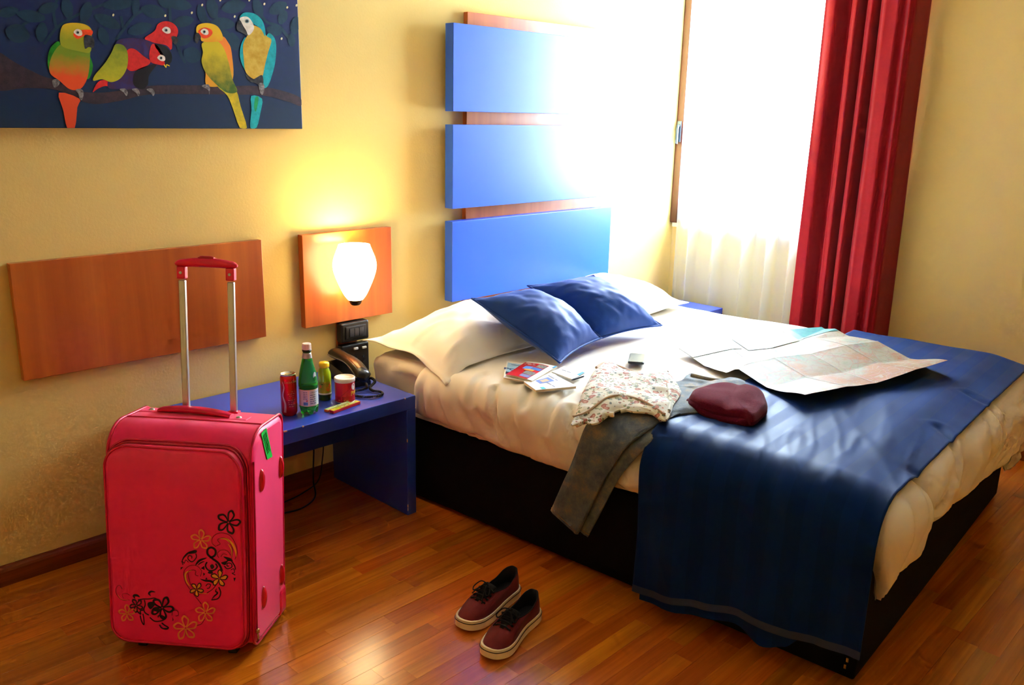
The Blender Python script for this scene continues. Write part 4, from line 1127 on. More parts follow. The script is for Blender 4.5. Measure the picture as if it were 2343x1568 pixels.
# folded road map, three by four panels
def map_material():
    m = bpy.data.materials.new('map_print'); m.use_nodes = True
    t = NT(m); b = t.n['Principled BSDF']; b.inputs['Roughness'].default_value = .6; b.inputs['Specular IOR Level'].default_value = .35
    tc = t.add('ShaderNodeTexCoord')
    n1 = t.add('ShaderNodeTexNoise', i_Scale=3.2, i_Detail=6.0, i_Roughness=.6); t.link(tc.outputs['UV'], n1.inputs['Vector'])
    land = t.ramp(n1.outputs['Fac'], [(.32, S(112, 164, 172)), (.42, S(146, 164, 140)), (.5, S(182, 176, 160)), (.60, S(172, 146, 118)), (.70, S(150, 96, 60))])
    n2 = t.add('ShaderNodeTexNoise', i_Scale=26.0, i_Detail=4.0); t.link(tc.outputs['UV'], n2.inputs['Vector'])
    land = t.mix(.35, land, t.ramp(n2.outputs['Fac'], [(.35, S(140, 164, 132)), (.5, S(206, 200, 188)), (.65, S(186, 140, 108))]))
    # patchy orange-brown print, stronger towards the foot
    sp = t.add('ShaderNodeSeparateXYZ'); t.link(tc.outputs['UV'], sp.inputs[0])
    n3 = t.add('ShaderNodeTexNoise', i_Scale=5.0, i_Detail=5.0); t.link(tc.outputs['UV'], n3.inputs['Vector'])
    mf = t.math('ADD', t.math('MULTIPLY', sp.outputs['Y'], .9), t.math('MULTIPLY', t.math('SUBTRACT', n3.outputs['Fac'], .5), 2.2))
    land = t.mix(t.ramp(mf, [(.60, (0, 0, 0, 1)), (.92, (.85, .85, .85, 1))]), land, S(178, 112, 62))
    for sc, wd, c, seed in ((7.0, .018, S(196, 120, 110), 0), (13.0, .022, S(168, 130, 140), 3), (26.0, .03, S(190, 176, 160), 7)):
        mp = t.add('ShaderNodeMapping'); mp.inputs['Location'].default_value = (seed, seed * .7, 0)
        dn = t.add('ShaderNodeTexNoise', i_Scale=9.0); t.link(tc.outputs['UV'], dn.inputs['Vector'])
        mxv = t.add('ShaderNodeMix', data_type='VECTOR'); mxv.inputs[0].default_value = .06
        t.link(tc.outputs['UV'], mxv.inputs[4]); t.link(dn.outputs['Color'], mxv.inputs[5]); t.link(mxv.outputs[1], mp.inputs['Vector'])
        vo = t.add('ShaderNodeTexVoronoi', feature='DISTANCE_TO_EDGE', i_Scale=sc); t.link(mp.outputs[0], vo.inputs['Vector'])
        line = t.ramp(vo.outputs['Distance'], [(wd * .5, (.75, .75, .75, 1)), (wd, (0, 0, 0, 1))])
        land = t.mix(line, land, c)
    land = t.mix(1.0, land, (.62, .62, .62, 1), 'MULTIPLY')
    t.link(land, b.inputs['Base Color'])
    return m
map_m = map_material()
mc = [lb(1552, 806, BZ), lb(1880, 757, BZ), lb(2160, 860, BZ + .012), lb(1838, 938, BZ + .012)]
NU, NV = 64, 64
def ground_max(a, b, r=.035): return max(bed_h(a + da * r, b + db * r) for da in (-1, 0, 1) for db in (-1, 0, 1))
_hc = {}
def ground(a, b):
    # paper bridges the hollows: smooth envelope of the bedding
    def g(i, j):
        if (i, j) not in _hc: _hc[i, j] = ground_max(i * .06, j * .06, .06)
        return _hc[i, j]
    x, y = a / .06, b / .06; i, j = math.floor(x), math.floor(y); u, v = x - i, y - j
    return (g(i, j)*(1-u) + g(i+1, j)*u)*(1-v) + (g(i, j+1)*(1-u) + g(i+1, j+1)*u)*v
MAPG = [ground]
def map_pt(u, v):
    """u along the far edge, v towards the foot"""
    a = (mc[0][0]*(1-u) + mc[1][0]*u)*(1-v) + (mc[3][0]*(1-u) + mc[2][0]*u)*v
    b = (mc[0][1]*(1-u) + mc[1][1]*u)*(1-v) + (mc[3][1]*(1-u) + mc[2][1]*u)*v
    fu, fv = u * 4, v * 4
    zu = .012 * (1 - abs(2 * (fu / 2 % 1) - 1)); zv = .020 * abs(2 * ((fv / 2) % 1) - 1)
    z = MAPG[0](a, b) + .006 + zu + zv + .004 * pn(u * 3, v * 3)
    z += .030 * sstep(.75, 1, v) * sstep(.55, 1.0, u) + .016 * sstep(.8, 1, v) * sstep(.4, 0, u)
    # the edge towards the foot waves
    b2 = b + .012 * sin(u * 9) * sstep(.8, 1, v)
    return W(a, b2, z)
mp_ = thing('road_map', 'unfolded paper road map lying across bed and blue runner', 'map', W(1.08, 1.4, BZ))
rows = [[map_pt(i / NU, j / NV) for j in range(NV + 1)] for i in range(NU + 1)]
mb = MB(); mb.grid(rows); mb.uv = [(i / NU, j / NV) for i in range(NU + 1) for j in range(NV + 1)]
mo = rel(mp_, mb).build('map_sheet', map_m, mp_); sd = mo.modifiers.new('t', 'SOLIDIFY'); sd.thickness = .0006; sd.offset = -1
def map_patch(name, m, u0, u1, v0, v1, up=.0022, par=mo, nu=26, nv=14):
    mb = MB(); mb.grid([[map_pt(lerp(u0, u1, i / nu), lerp(v0, v1, j / nv)) + V(0, 0, up) for j in range(nv + 1)] for i in range(nu + 1)])
    return rel(mp_, mb).build(name, m, par)
map_patch('printed_margin', mat('map_white', S(214, 218, 218), rough=.5), .0, .32, .0, .14)
map_patch('printed_cover', mat('map_teal', S(44, 116, 150), rough=.45, c2=S(84, 156, 180), vscale=30), .34, .68, .0, .17)
map_patch('printed_cover', mat('map_lime', S(150, 172, 50), rough=.45, c2=S(184, 184, 90), vscale=40), .50, .70, .03, .17, up=.0030)
map_patch('printed_cover', mat('map_sea', S(36, 110, 130), rough=.45, c2=S(70, 146, 146), vscale=30), .70, .995, .0, .16)
cr_m = mat('map_crease', S(170, 176, 176), rough=.8)
for k in (1, 2, 3):
    map_patch('fold_crease', cr_m, k / 4 - .0016, k / 4 + .0016, .0, 1, up=.0024, nu=1, nv=40)
    map_patch('fold_crease', cr_m, 0, 1, k / 4 - .0014, k / 4 + .0014, up=.0024, nu=40, nv=1)

# smartphone
ph_c = [Vector(onZ(*q, BZ + .008)) for q in ((1440, 808), (1479, 808), (1476, 829), (1434, 830))]
cph = sum(ph_c, Vector()) / 4; uxp = ((ph_c[0] - ph_c[3]) + (ph_c[1] - ph_c[2])).normalized(); uyp = Vector((-uxp.y, uxp.x, 0))
sp_ = thing('smartphone', 'dark smartphone lying face up on the white duvet', 'phone', (cph.x, cph.y, BZ))
def slab(L, Wd, z0, z1, r=.009):
    pts = []
    for sx, sy, st in ((1, 1, 0), (-1, 1, 90), (-1, -1, 180), (1, -1, 270)):
        for k in range(6):
            an = radians(st + 18 * k); pts.append(uxp * (sx * (L / 2 - r) + r * cos(an)) + uyp * (sy * (Wd / 2 - r) + r * sin(an)) + V(0, 0, z0))
    m_ = MB(); m_.prism(pts, (0, 0, z1 - z0)); return m_
slab(.126, .062, -.001, .0075).build('phone_body', mat('phone_edge', S(40, 44, 50), rough=.3, metal=.6), sp_, bevel=.0012)
slab(.122, .058, .0075, .0082).build('phone_glass', mat('phone_screen', S(14, 34, 58), rough=.35, spec=.2), sp_)

# leaflets and guide book
def booklet(name, label, px, z0, T, cov_m, group='booklets lying on the duvet', bow=.0):
    """px: four photo corners (left, top, right, bottom) of the front cover; u runs left to top, v left to bottom"""
    z = BZ + z0 + T
    c = [onZ(x, y, z) for x, y in (px[0], px[1], px[2], px[3])]
    o = sum(c, Vector()) / 4; o.z = BZ + z0
    t = thing(name, label, 'booklet', tuple(o), group)
    def fn(u, v, h=0.0):
        p = c[0]*(1-u)*(1-v) + c[1]*u*(1-v) + c[2]*u*v + c[3]*(1-u)*v
        return Vector((p.x - o.x, p.y - o.y, h + bow * sin(pi * v) + .0008 * pn(u * 3, v * 3, z0 * 99)))
    def sheet(nm, m, u0, u1, v0, v1, h0, h1, par, n=8):
        a = [[fn(lerp(u0, u1, i/n), lerp(v0, v1, j/n), h1) for j in range(n + 1)] for i in range(n + 1)]
        mb = MB(); mb.grid(a)
        if h0 is not None:
            b = [[Vector((p.x, p.y, h0)) if bow == 0 else p + V(0, 0, h0 - h1) for p in r] for r in a]
            mb.grid(b)
            for rim in ([(0, j) for j in range(n + 1)], [(n, j) for j in range(n + 1)], [(i, 0) for i in range(n + 1)], [(i, n) for i in range(n + 1)]): mb.grid([[a[p][q] for p, q in rim], [b[p][q] for p, q in rim]])
        return mb.build(nm, m, par, angle=40)
    sheet('back_cover', cov_m, 0, 1, 0, 1, 0, .0007, t)
    sheet('pages', mat('page_edge', S(232, 214, 184), rough=.8), .01, .99, .01, .985, .0008, T - .0009, t)
    cv_ = sheet('front_cover', cov_m, 0, 1, 0, 1, T - .0008, T, t)
    def pt(u0, u1, v0, v1, m, nm, up=.0004): return sheet(nm, m, u0, u1, v0, v1, None, T + up, cv_, 5)
    eu, ev = (c[1] - c[0]).length, (c[3] - c[0]).length
    def tx(s, size, u, v, m, up=.0008, bold=0.0):
        # words read along v, upright towards u
        mb = MB(); g = lambda x, y: fn(u + y / eu, v + x / ev, T + up)
        if isinstance(s, str): text_on(mb, s, size, g, bold)
        else: print_line(mb, 0, 0, s, size, g, int(u * 100))
        mb.build('cover_lettering', m, cv_)['kind'] = 'stuff'
    return t, pt, tx, sheet
white_c = mat('cover_white', S(240, 240, 238), rough=.35); redc = mat('cover_red', S(186, 16, 22), rough=.3, coat=.2)
bluel = mat('cover_blue', S(60, 110, 186), rough=.35); navy = mat('cover_navy', S(34, 36, 50), rough=.35); orange_c = mat('cover_orange', S(226, 150, 60), rough=.4); skyc = mat('cover_sky', S(96, 150, 226), rough=.4)
grey_c = mat('cover_grey', S(150, 146, 136), rough=.4, c2=S(70, 66, 60), vscale=120); bcorner = mat('corner_blue', S(70, 160, 216), rough=.4)
_, pt_, tx_, _s = booklet('travel_leaflet', 'white and pale blue travel leaflet under the red guide booklet', [(1152, 864), (1160, 826), (1240, 838), (1210, 874)], .0, .006, white_c)
pt_(.22, .9, .04, .6, mat('cover_pale_blue', S(166, 206, 234), rough=.4), 'cover_picture'); pt_(.22, .36, .04, .3, navy, 'cover_picture', .0007); tx_('PO', .034, .52, .17, mat('letter_blue', S(28, 66, 140), rough=.4), bold=.001); tx_(.05, .008, .80, .4, mat('letter_blue', S(28, 66, 140)))
_, pt_, tx_, _s = booklet('guide_booklet', 'red guide booklet with small pictures beneath the cushion corner', [(1157, 857), (1206, 827), (1275, 839), (1218, 872)], .0065, .006, white_c, bow=.003)
pt_(.0, .92, .0, .80, redc, 'red_cover_print')
pt_(.50, .68, .20, .46, skyc, 'cover_picture', .0008); pt_(.52, .66, .48, .78, bluel, 'cover_picture', .0008); pt_(.42, .52, .30, .62, orange_c, 'cover_picture', .0008); pt_(.70, .88, .50, .79, grey_c, 'cover_picture', .0008); pt_(.22, .40, .42, .78, grey_c, 'cover_picture', .0008); pt_(.06, .20, .44, .78, mat('cover_mauve', S(120, 120, 170), rough=.4), 'cover_picture', .0008)
tx_(.036, .009, .86, .22, white_c, up=.0010); tx_(.045, .007, .78, .25, white_c, up=.0010); pt_(.86, 1.0, .93, 1.0, bcorner, 'cover_corner', .0008)
_, pt_, tx_, _s = booklet('city_brochure', 'white brochure with blue emblem beside the red guide booklet', [(1198, 873), (1262, 853), (1320, 884), (1226, 893)], .0, .009, white_c)
pt_(.30, .72, .20, .50, mat('emblem_blue', S(110, 140, 214), rough=.45), 'cover_emblem')
pt_(.40, .62, .26, .44, mat('emblem_tan', S(206, 180, 150), rough=.45), 'cover_emblem', .0008); pt_(.16, .26, .80, .98, mat('cover_teal', S(70, 196, 206), rough=.4), 'cover_corner'); tx_(.05, .008, .8, .35, mat('letter_grey', S(150, 156, 186), rough=.4)); tx_(.045, .007, .5, .7, mat('letter_grey', S(150, 156, 186)))
_, pt_, tx_, _s = booklet('small_brochure', 'small white brochure with blue corner tab lying behind the booklets', [(1262, 851), (1290, 838), (1338, 853), (1310, 868)], .0, .0035, white_c)
pt_(.55, 1.0, .88, 1.0, bcorner, 'cover_corner'); tx_(.05, .006, .55, .4, mat('letter_grey', S(150, 156, 186)))
o_ = onZ(1308, 870, BZ + .004); e_ = onZ(1335, 861, BZ + .004); mb = MB(); mb.tube([o_, lerp(o_, e_, .15), lerp(o_, e_, .9), e_], [.0016, .0042, .0046, .0038], 8); tag(mb.build('pen', mat('pen_navy', S(44, 44, 66), rough=.3), loc=tuple(o_), smooth=True), 'short dark pen at the end of the brochures', 'pen')

# jeans: seat on the bed, two legs over the edge
def denim():
    m = bpy.data.materials.new('faded_denim'); m.use_nodes = True
    t = NT(m); b = t.n['Principled BSDF']; b.inputs['Roughness'].default_value = .85; b.inputs['Sheen Weight'].default_value = .15
    tc = t.add('ShaderNodeTexCoord')
    n1 = t.add('ShaderNodeTexNoise', i_Scale=16.0, i_Detail=7.0, i_Roughness=.7); t.link(tc.outputs['Object'], n1.inputs['Vector'])
    c1 = t.ramp(n1.outputs['Fac'], [(.30, S(56, 72, 96)), (.5, S(100, 112, 124)), (.70, S(158, 142, 114))])
    n2 = t.add('ShaderNodeTexNoise', i_Scale=520.0, i_Detail=2.0); t.link(tc.outputs['Object'], n2.inputs['Vector'])
    c = t.mix(1.0, c1, t.ramp(n2.outputs['Fac'], [(.3, (.7, .7, .72, 1)), (.7, (1, 1, 1, 1))]), 'MULTIPLY')
    t.link(c, b.inputs['Base Color'])
    bp = t.add('ShaderNodeBump', i_Strength=.35, i_Distance=.001); t.link(n2.outputs['Fac'], bp.inputs['Height']); t.link(bp.outputs[0], b.inputs['Normal'])
    return m
den = denim()
jeans = thing('jeans', 'faded grey denim jeans hanging a leg over the bed edge', 'jeans', W(.3, 1.25, BZ))
def leg(path, wid, th, name, seed):
    """flattened trouser leg: path points (a, b, z), width vector along the bed's length tilted with the path"""
    P3 = smoothloop([V(*p) for p in path], 10, False); n = len(P3); rings = []
    for i, p in enumerate(P3):
        t_ = (P3[min(i+1, n-1)] - P3[max(i-1, 0)]).normalized()
        wv = Vector((0, 1, 0)); wv = (wv - t_ * wv.dot(t_)).normalized()
        nv = t_.cross(wv)
        if nv.z < 0 and abs(nv.z) > .3: nv = -nv
        if abs(nv.z) <= .3 and nv.x > 0: nv = -nv
        u = i / (n - 1); w_ = wid(u) / 2
        ring = []
        for k in range(28):
            an = 2*pi*k/28; cx = cos(an); sx = sin(an)
            ex = math.copysign(abs(cx) ** .6, cx); ey = math.copysign(abs(sx) ** .75, sx)
            wr = .004 * pn(u * 7 + seed, ex * 2.2, sx) + .003 * pn(u * 16, ex * 5 + seed)
            q = p + wv * (ex * w_) + nv * (ey * th / 2 + (wr if sx > 0 else 0) + th / 2)
            ring.append(W(*q))
        rings.append(ring)
    mb = MB(); mb.grid(rings, closev=True); mb.cap(rings[0])
    # open hem: turn the cloth inwards
    last = rings[-1]; c = sum((Vector(q) for q in last), Vector()) / len(last); prev = Vector(rings[-4][0]) - Vector(rings[-1][0])
    inn = [c + (Vector(q) - c) * .95 for q in last]; inn2 = [q + prev.normalized() * .03 for q in inn]
    mb.grid([last, inn, inn2], closev=True)
    o = rel(jeans, mb).build(name, den, jeans, smooth=True)
    st = MB(); st.tube([Vector(q) + (Vector(rings[-5][k]) - Vector(q)).normalized() * .010 for k, q in enumerate(last)], .0011, 4, closed=True); rel(jeans, st).build('hem_stitching', mat('stitch_tan', S(150, 110, 70), rough=.8), o)
    return o
XH = -.083
leg([(.34, 1.29, BZ + .014), (.20, 1.275, BZ + .014), (.06, 1.262, BZ + .012), (-.015, 1.248, BZ - .008), (-.068, 1.222, BZ - .055), (XH, 1.19, .44), (XH - .004, 1.14, .31), (XH - .004, 1.096, .205)], lambda u: lerp(.225, .135, sstep(.25, .8, u)) - .01 * u, .016, 'leg', 1.0)
leg([(.36, 1.33, BZ + .002), (.20, 1.325, BZ + .002), (.06, 1.312, BZ), (-.015, 1.298, BZ - .018), (-.056, 1.272, BZ - .062), (XH + .014, 1.235, .44), (XH + .012, 1.180, .31), (XH + .012, 1.130, .197)], lambda u: lerp(.20, .120, sstep(.25, .8, u)) - .008 * u, .014, 'leg', 5.0)
sq = [lb(x, y, BZ + .01) for x, y in ((1560, 872), (1582, 857), (1625, 868), (1665, 873), (1702, 880), (1699, 896), (1680, 915), (1640, 935), (1600, 950), (1545, 956), (1500, 962), (1450, 930), (1470, 890))]
ol = [(p.x, p.y) for p in smoothloop([V(*p) for p in sq], 8)]
mb = pad(ol, (.34, 1.23), .020, 20, lambda a, b, r: .006 * pn(a * 14, b * 14) + .005 * (1 - min(1, 5 * abs(pn(a * 9 + b * 3, b * 11 - a * 4, 2)))))
rel(jeans, mb).build('seat', den, jeans, smooth=True)
wb = [W(*lb(x, y, BZ + .018), BZ + .020) for x, y in ((1582, 860), (1625, 870), (1665, 875), (1698, 882))]
mb = MB(); mb.tube(smoothloop(wb, 6, False), .008, 8); rel(jeans, mb).build('waistband', den, jeans, smooth=True)

# floral top
def floral():
    m = bpy.data.materials.new('floral_jersey'); m.use_nodes = True
    t = NT(m); b = t.n['Principled BSDF']; b.inputs['Roughness'].default_value = .85; b.inputs['Sheen Weight'].default_value = .1
    tc = t.add('ShaderNodeTexCoord'); base = S(226, 226, 218)
    nz = t.add('ShaderNodeTexNoise', i_Scale=60.0, i_Detail=2.0); t.link(tc.outputs['Object'], nz.inputs['Vector'])
    mx = t.add('ShaderNodeMix', data_type='VECTOR'); mx.inputs[0].default_value = .012; t.link(tc.outputs['Object'], mx.inputs[4]); t.link(nz.outputs['Color'], mx.inputs[5])
    c = base
    for sc, th, ca, cb, loc in ((62, .36, S(128, 142, 112), S(160, 170, 150), 2.0), (38, .38, S(160, 96, 86), S(206, 160, 146), 0.0), (76, .28, S(170, 120, 106), S(120, 70, 66), 5.0), (52, .28, S(120, 130, 140), S(110, 124, 100), 8.0)):
        mp = t.add('ShaderNodeMapping'); mp.inputs['Location'].default_value = (loc, loc, 0); t.link(mx.outputs[1], mp.inputs['Vector'])
        vo = t.add('ShaderNodeTexVoronoi', i_Scale=float(sc)); t.link(mp.outputs[0], vo.inputs['Vector'])
        sel = t.add('ShaderNodeSeparateColor'); t.link(vo.outputs['Color'], sel.inputs[0])
        msk = t.math('MULTIPLY', t.math('LESS_THAN', vo.outputs['Distance'], th), t.math('GREATER_THAN', sel.outputs[0], .45))
        pc_ = t.ramp(vo.outputs['Distance'], [(th * .35, cb), (th * .8, ca)])
        c = t.mix(msk, c, pc_)
    t.link(c, b.inputs['Base Color'])
    return m
flo = floral()
ftop = thing('floral_top', 'cream floral print top crumpled on the jeans', 'shirt', W(.25, 1.1, BZ))
fo = [lb(x, y, BZ + .028) for x, y in ((1362, 850), (1385, 830), (1420, 838), (1450, 850), (1490, 858), (1530, 850), (1552, 880), (1558, 905), (1542, 930), (1535, 950), (1522, 966), (1490, 952), (1450, 946), (1420, 940), (1390, 945), (1360, 955), (1335, 950), (1308, 957), (1318, 935), (1335, 900))]
fol = [(p.x, p.y) for p in smoothloop([V(*p) for p in fo], 7)]
def ftz(a, b): 
    h = -.020 * sstep(.22, .42, a)
    return BZ + .026 + h - .030 * sstep(.02, -.11, a)
mb = pad(fol, (.27, 1.12), .024, 22, lambda a, b, r: .008 * pn(a * 9, b * 9, 3) + .009 * (1 - min(1, 4.5 * abs(pn(a * 6 + b * 4, b * 7 - a * 3, 8)))) + .004 * pn(a * 25, b * 25), zfun=ftz)
rel(ftop, mb).build('cloth_body', flo, ftop, smooth=True)
trim_m = mat('top_trim', S(186, 160, 140), rough=.85)
def trim(pts, r, name, dz=.02):
    p = smoothloop([ftop.location * 0 + W(*lb(x, y, BZ + .03), ftz(*lb(x, y, BZ + .03)) + dz + q) for x, y, q in pts], 8, False)
    mb = MB(); mb.tube(p, r, 8); rel(ftop, mb).build(name, trim_m if name != 'folded_hem' else flo, ftop, smooth=True)
trim([(1364, 848, 0), (1386, 832, .004), (1420, 840, .002), (1452, 852, 0), (1490, 858, 0), (1528, 851, .004)], .005, 'neck_trim')
trim([(1312, 945, 0), (1345, 938, .004), (1390, 925, .006), (1430, 923, .006), (1475, 935, .004), (1520, 960, 0)], .004, 'hem_trim', .022)
trim([(1320, 950, -.006), (1340, 946, .0), (1360, 948, .002), (1380, 942, .006), (1405, 944, .004)], .009, 'folded_hem', .008)
trim([(1420, 938, -.004), (1455, 940, .004), (1490, 948, .004), (1515, 960, -.004)], .008, 'folded_hem', .008)
trim([(1535, 860, 0), (1528, 890, .006), (1532, 920, .006), (1530, 950, 0)], .006, 'folded_hem', .018)

# beanie
knit = mat('maroon_knit', S(86, 11, 34), rough=1.0, spec=.03, sheen=.08, vary=.15, vscale=160, bump=.5, bscale=420, bdist=.0016, stretch=(1, 1, 1))
bean = thing('beanie', 'maroon knitted beanie half on the blue runner', 'hat', W(.34, 1.44, BZ))
bo = [lb(x, y, BZ + .02) for x, y in ((1575, 925), (1590, 910), (1630, 899), (1680, 896), (1720, 905), (1748, 925), (1755, 948), (1742, 965), (1722, 980), (1700, 972), (1660, 962), (1625, 952), (1592, 940))]
bol = [(p.x, p.y) for p in smoothloop([V(*p) for p in bo], 8)]
ctrb = (sum(p[0] for p in bol) / len(bol), sum(p[1] for p in bol) / len(bol))
mb = pad(bol, ctrb,   .056, 18, lambda a, b, r: .010 * pn(a * 11, b * 11) - .008 * math.exp(-((b - ctrb[1] + .35 * (a - ctrb[0])) / .018) ** 2), edge=.55)
rel(bean, mb).build('crown', knit, bean, smooth=True)
cuff = [lb(x, y, BZ + .02) for x, y in ((1580, 918), (1600, 936), (1640, 950), (1680, 962), (1724, 976))]
cp3 = smoothloop([W(c[0], c[1], BZ + .022 + .006 * sin(i * 2)) for i, c in enumerate(cuff)], 8, False)
mb = MB()
rings = []
for i, p in enumerate(cp3):
    t_ = (cp3[min(i+1, len(cp3)-1)] - cp3[max(i-1, 0)]).normalized(); nv = Vector((-t_.y, t_.x, 0)); e = sqrt(max(.05, 1 - (2 * i / (len(cp3) - 1) - 1) ** 6))
    rings.append([p + nv * (.030 * cos(a) * e) + V(0, 0, .019 * sin(a) * e) for a in [2*pi*k/16 for k in range(16)]])
mb.grid(rings, closev=True); mb.cap(rings[0]); mb.cap(rings[-1], True)
rel(bean, mb).build('turned_cuff', knit, bean, smooth=True)
# ------------------------------------------------------------------ pink suitcase
SYAW, STILT, SWd, SDp, SHt = -0.900, 0.0928, .417, .254, .619
s_w = Vector((cos(SYAW), sin(SYAW), 0)); s_d0 = Vector((-sin(SYAW), cos(SYAW), 0)); s_up = Vector((0, 0, 1))
s_h = s_up * cos(STILT) + s_d0 * sin(STILT); s_d = s_d0 * cos(STILT) - s_up * sin(STILT)
s_o = Vector((.771, -.585, .035))
SM = Matrix.Identity(4)
for i in range(3): SM[i][0] = s_w[i]; SM[i][1] = s_d[i]; SM[i][2] = s_h[i]; SM[i][3] = s_o[i]
case = thing('suitcase', 'bright pink fabric suitcase with turtle and flower print, handle pulled out', 'suitcase', mtx=SM)
pink = mat('pink_nylon', S(238, 10, 100), rough=.42, spec=.5, sheen=.15, bump=.12, bscale=900, bdist=.0005, vary=.03)
pipe_m = mat('pink_piping', S(206, 6, 66), rough=.3, spec=.5)
plast = mat('pink_plastic', S(222, 12, 66), rough=.35, spec=.5)
steel = mat('bright_steel', S(196, 194, 194), rough=.34, metal=.85)
R1 = .085
prof = []
def arc(cd_, ch_, r, a0, a1, n): return [(cd_ + r * cos(radians(lerp(a0, a1, k / n))), ch_ + r * sin(radians(lerp(a0, a1, k / n)))) for k in range(n + 1)]
prof = arc(.018 + R1, SHt - R1, R1, 180, 90, 14) + arc(SDp - .03, SHt - .03, .03, 90, 0, 6) + arc(SDp - .025, .025, .025, 0, -90, 5) + arc(.018 + .03, .03, .03, 270, 180, 6)
def pin(p, ins):
    c = (SDp / 2 + .01, SHt / 2); dx, dz = c[0] - p[0], c[1] - p[1]; l = math.hypot(dx, dz)
    # inset roughly along both axes
    return (p[0] + (ins if dx > 0 else -ins) * min(1, abs(dx) / .06), p[1] + (ins if dz > 0 else -ins) * min(1, abs(dz) / .06))
mb = MB(); rings = []
for w_, ins in ((0, .016), (.003, .007), (.010, .001), (.02, 0), (.10, -.001), (.21, -.002), (.32, -.001), (SWd - .02, 0), (SWd - .010, .001), (SWd - .003, .007), (SWd, .016)):
    rings.append([(w_, *pin(p, ins)) for p in prof])
mb.grid(rings, closev=True); mb.cap(rings[0]); mb.cap(rings[-1], True)
mb.build('body', pink, case, angle=35)
for w_ in (.006, SWd - .006):
    mb = MB(); mb.tube([(w_, *pin(p, -.001)) for p in prof], .0042, 8, closed=True); mb.build('piping', pipe_m, case, smooth=True)
# front pocket, a rounded padded panel
def dfront(h):
    c = SHt - R1
    return .018 if h < c else .018 + R1 - sqrt(max(0, R1 * R1 - (h - c) ** 2))
def rrect(w0, w1, h0, h1, rt, rb_, n=9):
    pts = []
    for cw, ch_, r, a0 in ((w1 - rt, h1 - rt, rt, 0), (w0 + rt, h1 - rt, rt, 90), (w0 + rb_, h0 + rb_, rb_, 180), (w1 - rb_, h0 + rb_, rb_, 270)):
        for k in range(n + 1): an = radians(a0 + 90 * k / n); pts.append((cw + r * cos(an), ch_ + r * sin(an)))
    full = []
    for i in range(len(pts)):
        p, q = pts[i], pts[(i + 1) % len(pts)]; d = math.hypot(p[0] - q[0], p[1] - q[1]); m_ = max(1, int(d / .03))
        full += [(lerp(p[0], q[0], k / m_), lerp(p[1], q[1], k / m_)) for k in range(m_)]
    return full
PF = -.013
po_ = rrect(.010, .398, .004, .573, .062, .05)
cw_, ch_ = .204, .28
mb = MB(); rings = []
for sc, off in ((1.0, 1.0), (1.0, .45), (.992, .15), (.97, .03), (.93, 0), (.8, 0), (.5, 0), (.2, 0)):
    ring = []
    for (w_, h_) in po_:
        ww, hh = cw_ + (w_ - cw_) * sc, ch_ + (h_ - ch_) * (1 - (1 - sc) * .62)
        df = dfront(hh); ring.append((ww, lerp(PF + max(0, df - .018), df + .002, off), hh))
    rings.append(ring)
mb.grid(rings, closev=True); mb.cap(rings[-1])
pk = mb.build('front_pocket', pink, case, angle=50)
def ring_at(sc_in, d_add, r, name, m, par):
    mb = MB(); pts = []
    for (w_, h_) in po_:
        l = math.hypot(w_ - cw_, h_ - ch_); ww = w_ + (cw_ - w_) / l * sc_in; hh = h_ + (ch_ - h_) / l * sc_in
        pts.append((ww, dfront(hh) + d_add, hh))
    mb.tube(pts, r, 6, closed=True); mb.build(name, m, par, smooth=True)
ring_at(.002, -.029, .0034, 'pocket_piping', pipe_m, pk)
ring_at(-.003, -.010, .0030, 'zipper', mat('zip_pink', S(176, 10, 50), rough=.35), case)
ring_at(-.009, -.004, .0030, 'zip_piping', pipe_m, case)
# carry handle on top with studs
TP = SHt
mb = MB(); rings = []
for k in range(25):
    u = k / 24; w_ = lerp(.066, .296, u); d_ = lerp(.196, .168, u); z_ = TP + .004 + .009 * sin(pi * u) ** .6; hw = .019 if .12 < u < .88 else .016
    rings.append([(w_, d_ + hw * cos(a), z_ + (.007 + .003 * sin(pi * u)) * sin(a)) for a in [2*pi*i/12 for i in range(12)]])
mb.grid(rings, closev=True); mb.cap(rings[0]); mb.cap(rings[-1], True); hd = mb.build('carry_handle', pipe_m, case, smooth=True)
for w_, d_ in ((.040, .200), (.318, .166)):
    mb = MB(); mb.lathe([(0, TP + .0065), (.005, TP + .006), (.008, TP + .0035), (.0085, TP + .001)], 18, (w_, d_, 0)); mb.build('stud', steel, case, smooth=True)
    mb = MB(); mb.box((w_ - .030, d_ - .020, TP - .002), (w_ + .030, d_ + .020, TP + .0022)); mb.build('handle_tab', pink, case, bevel=.002)
# seam across the top
mb = MB(); mb.tube([(.01, .120, TP + .001), (.2, .118, TP + .0035), (SWd - .01, .116, TP + .001)], .0022, 6); mb.build('top_seam', pipe_m, case, smooth=True)
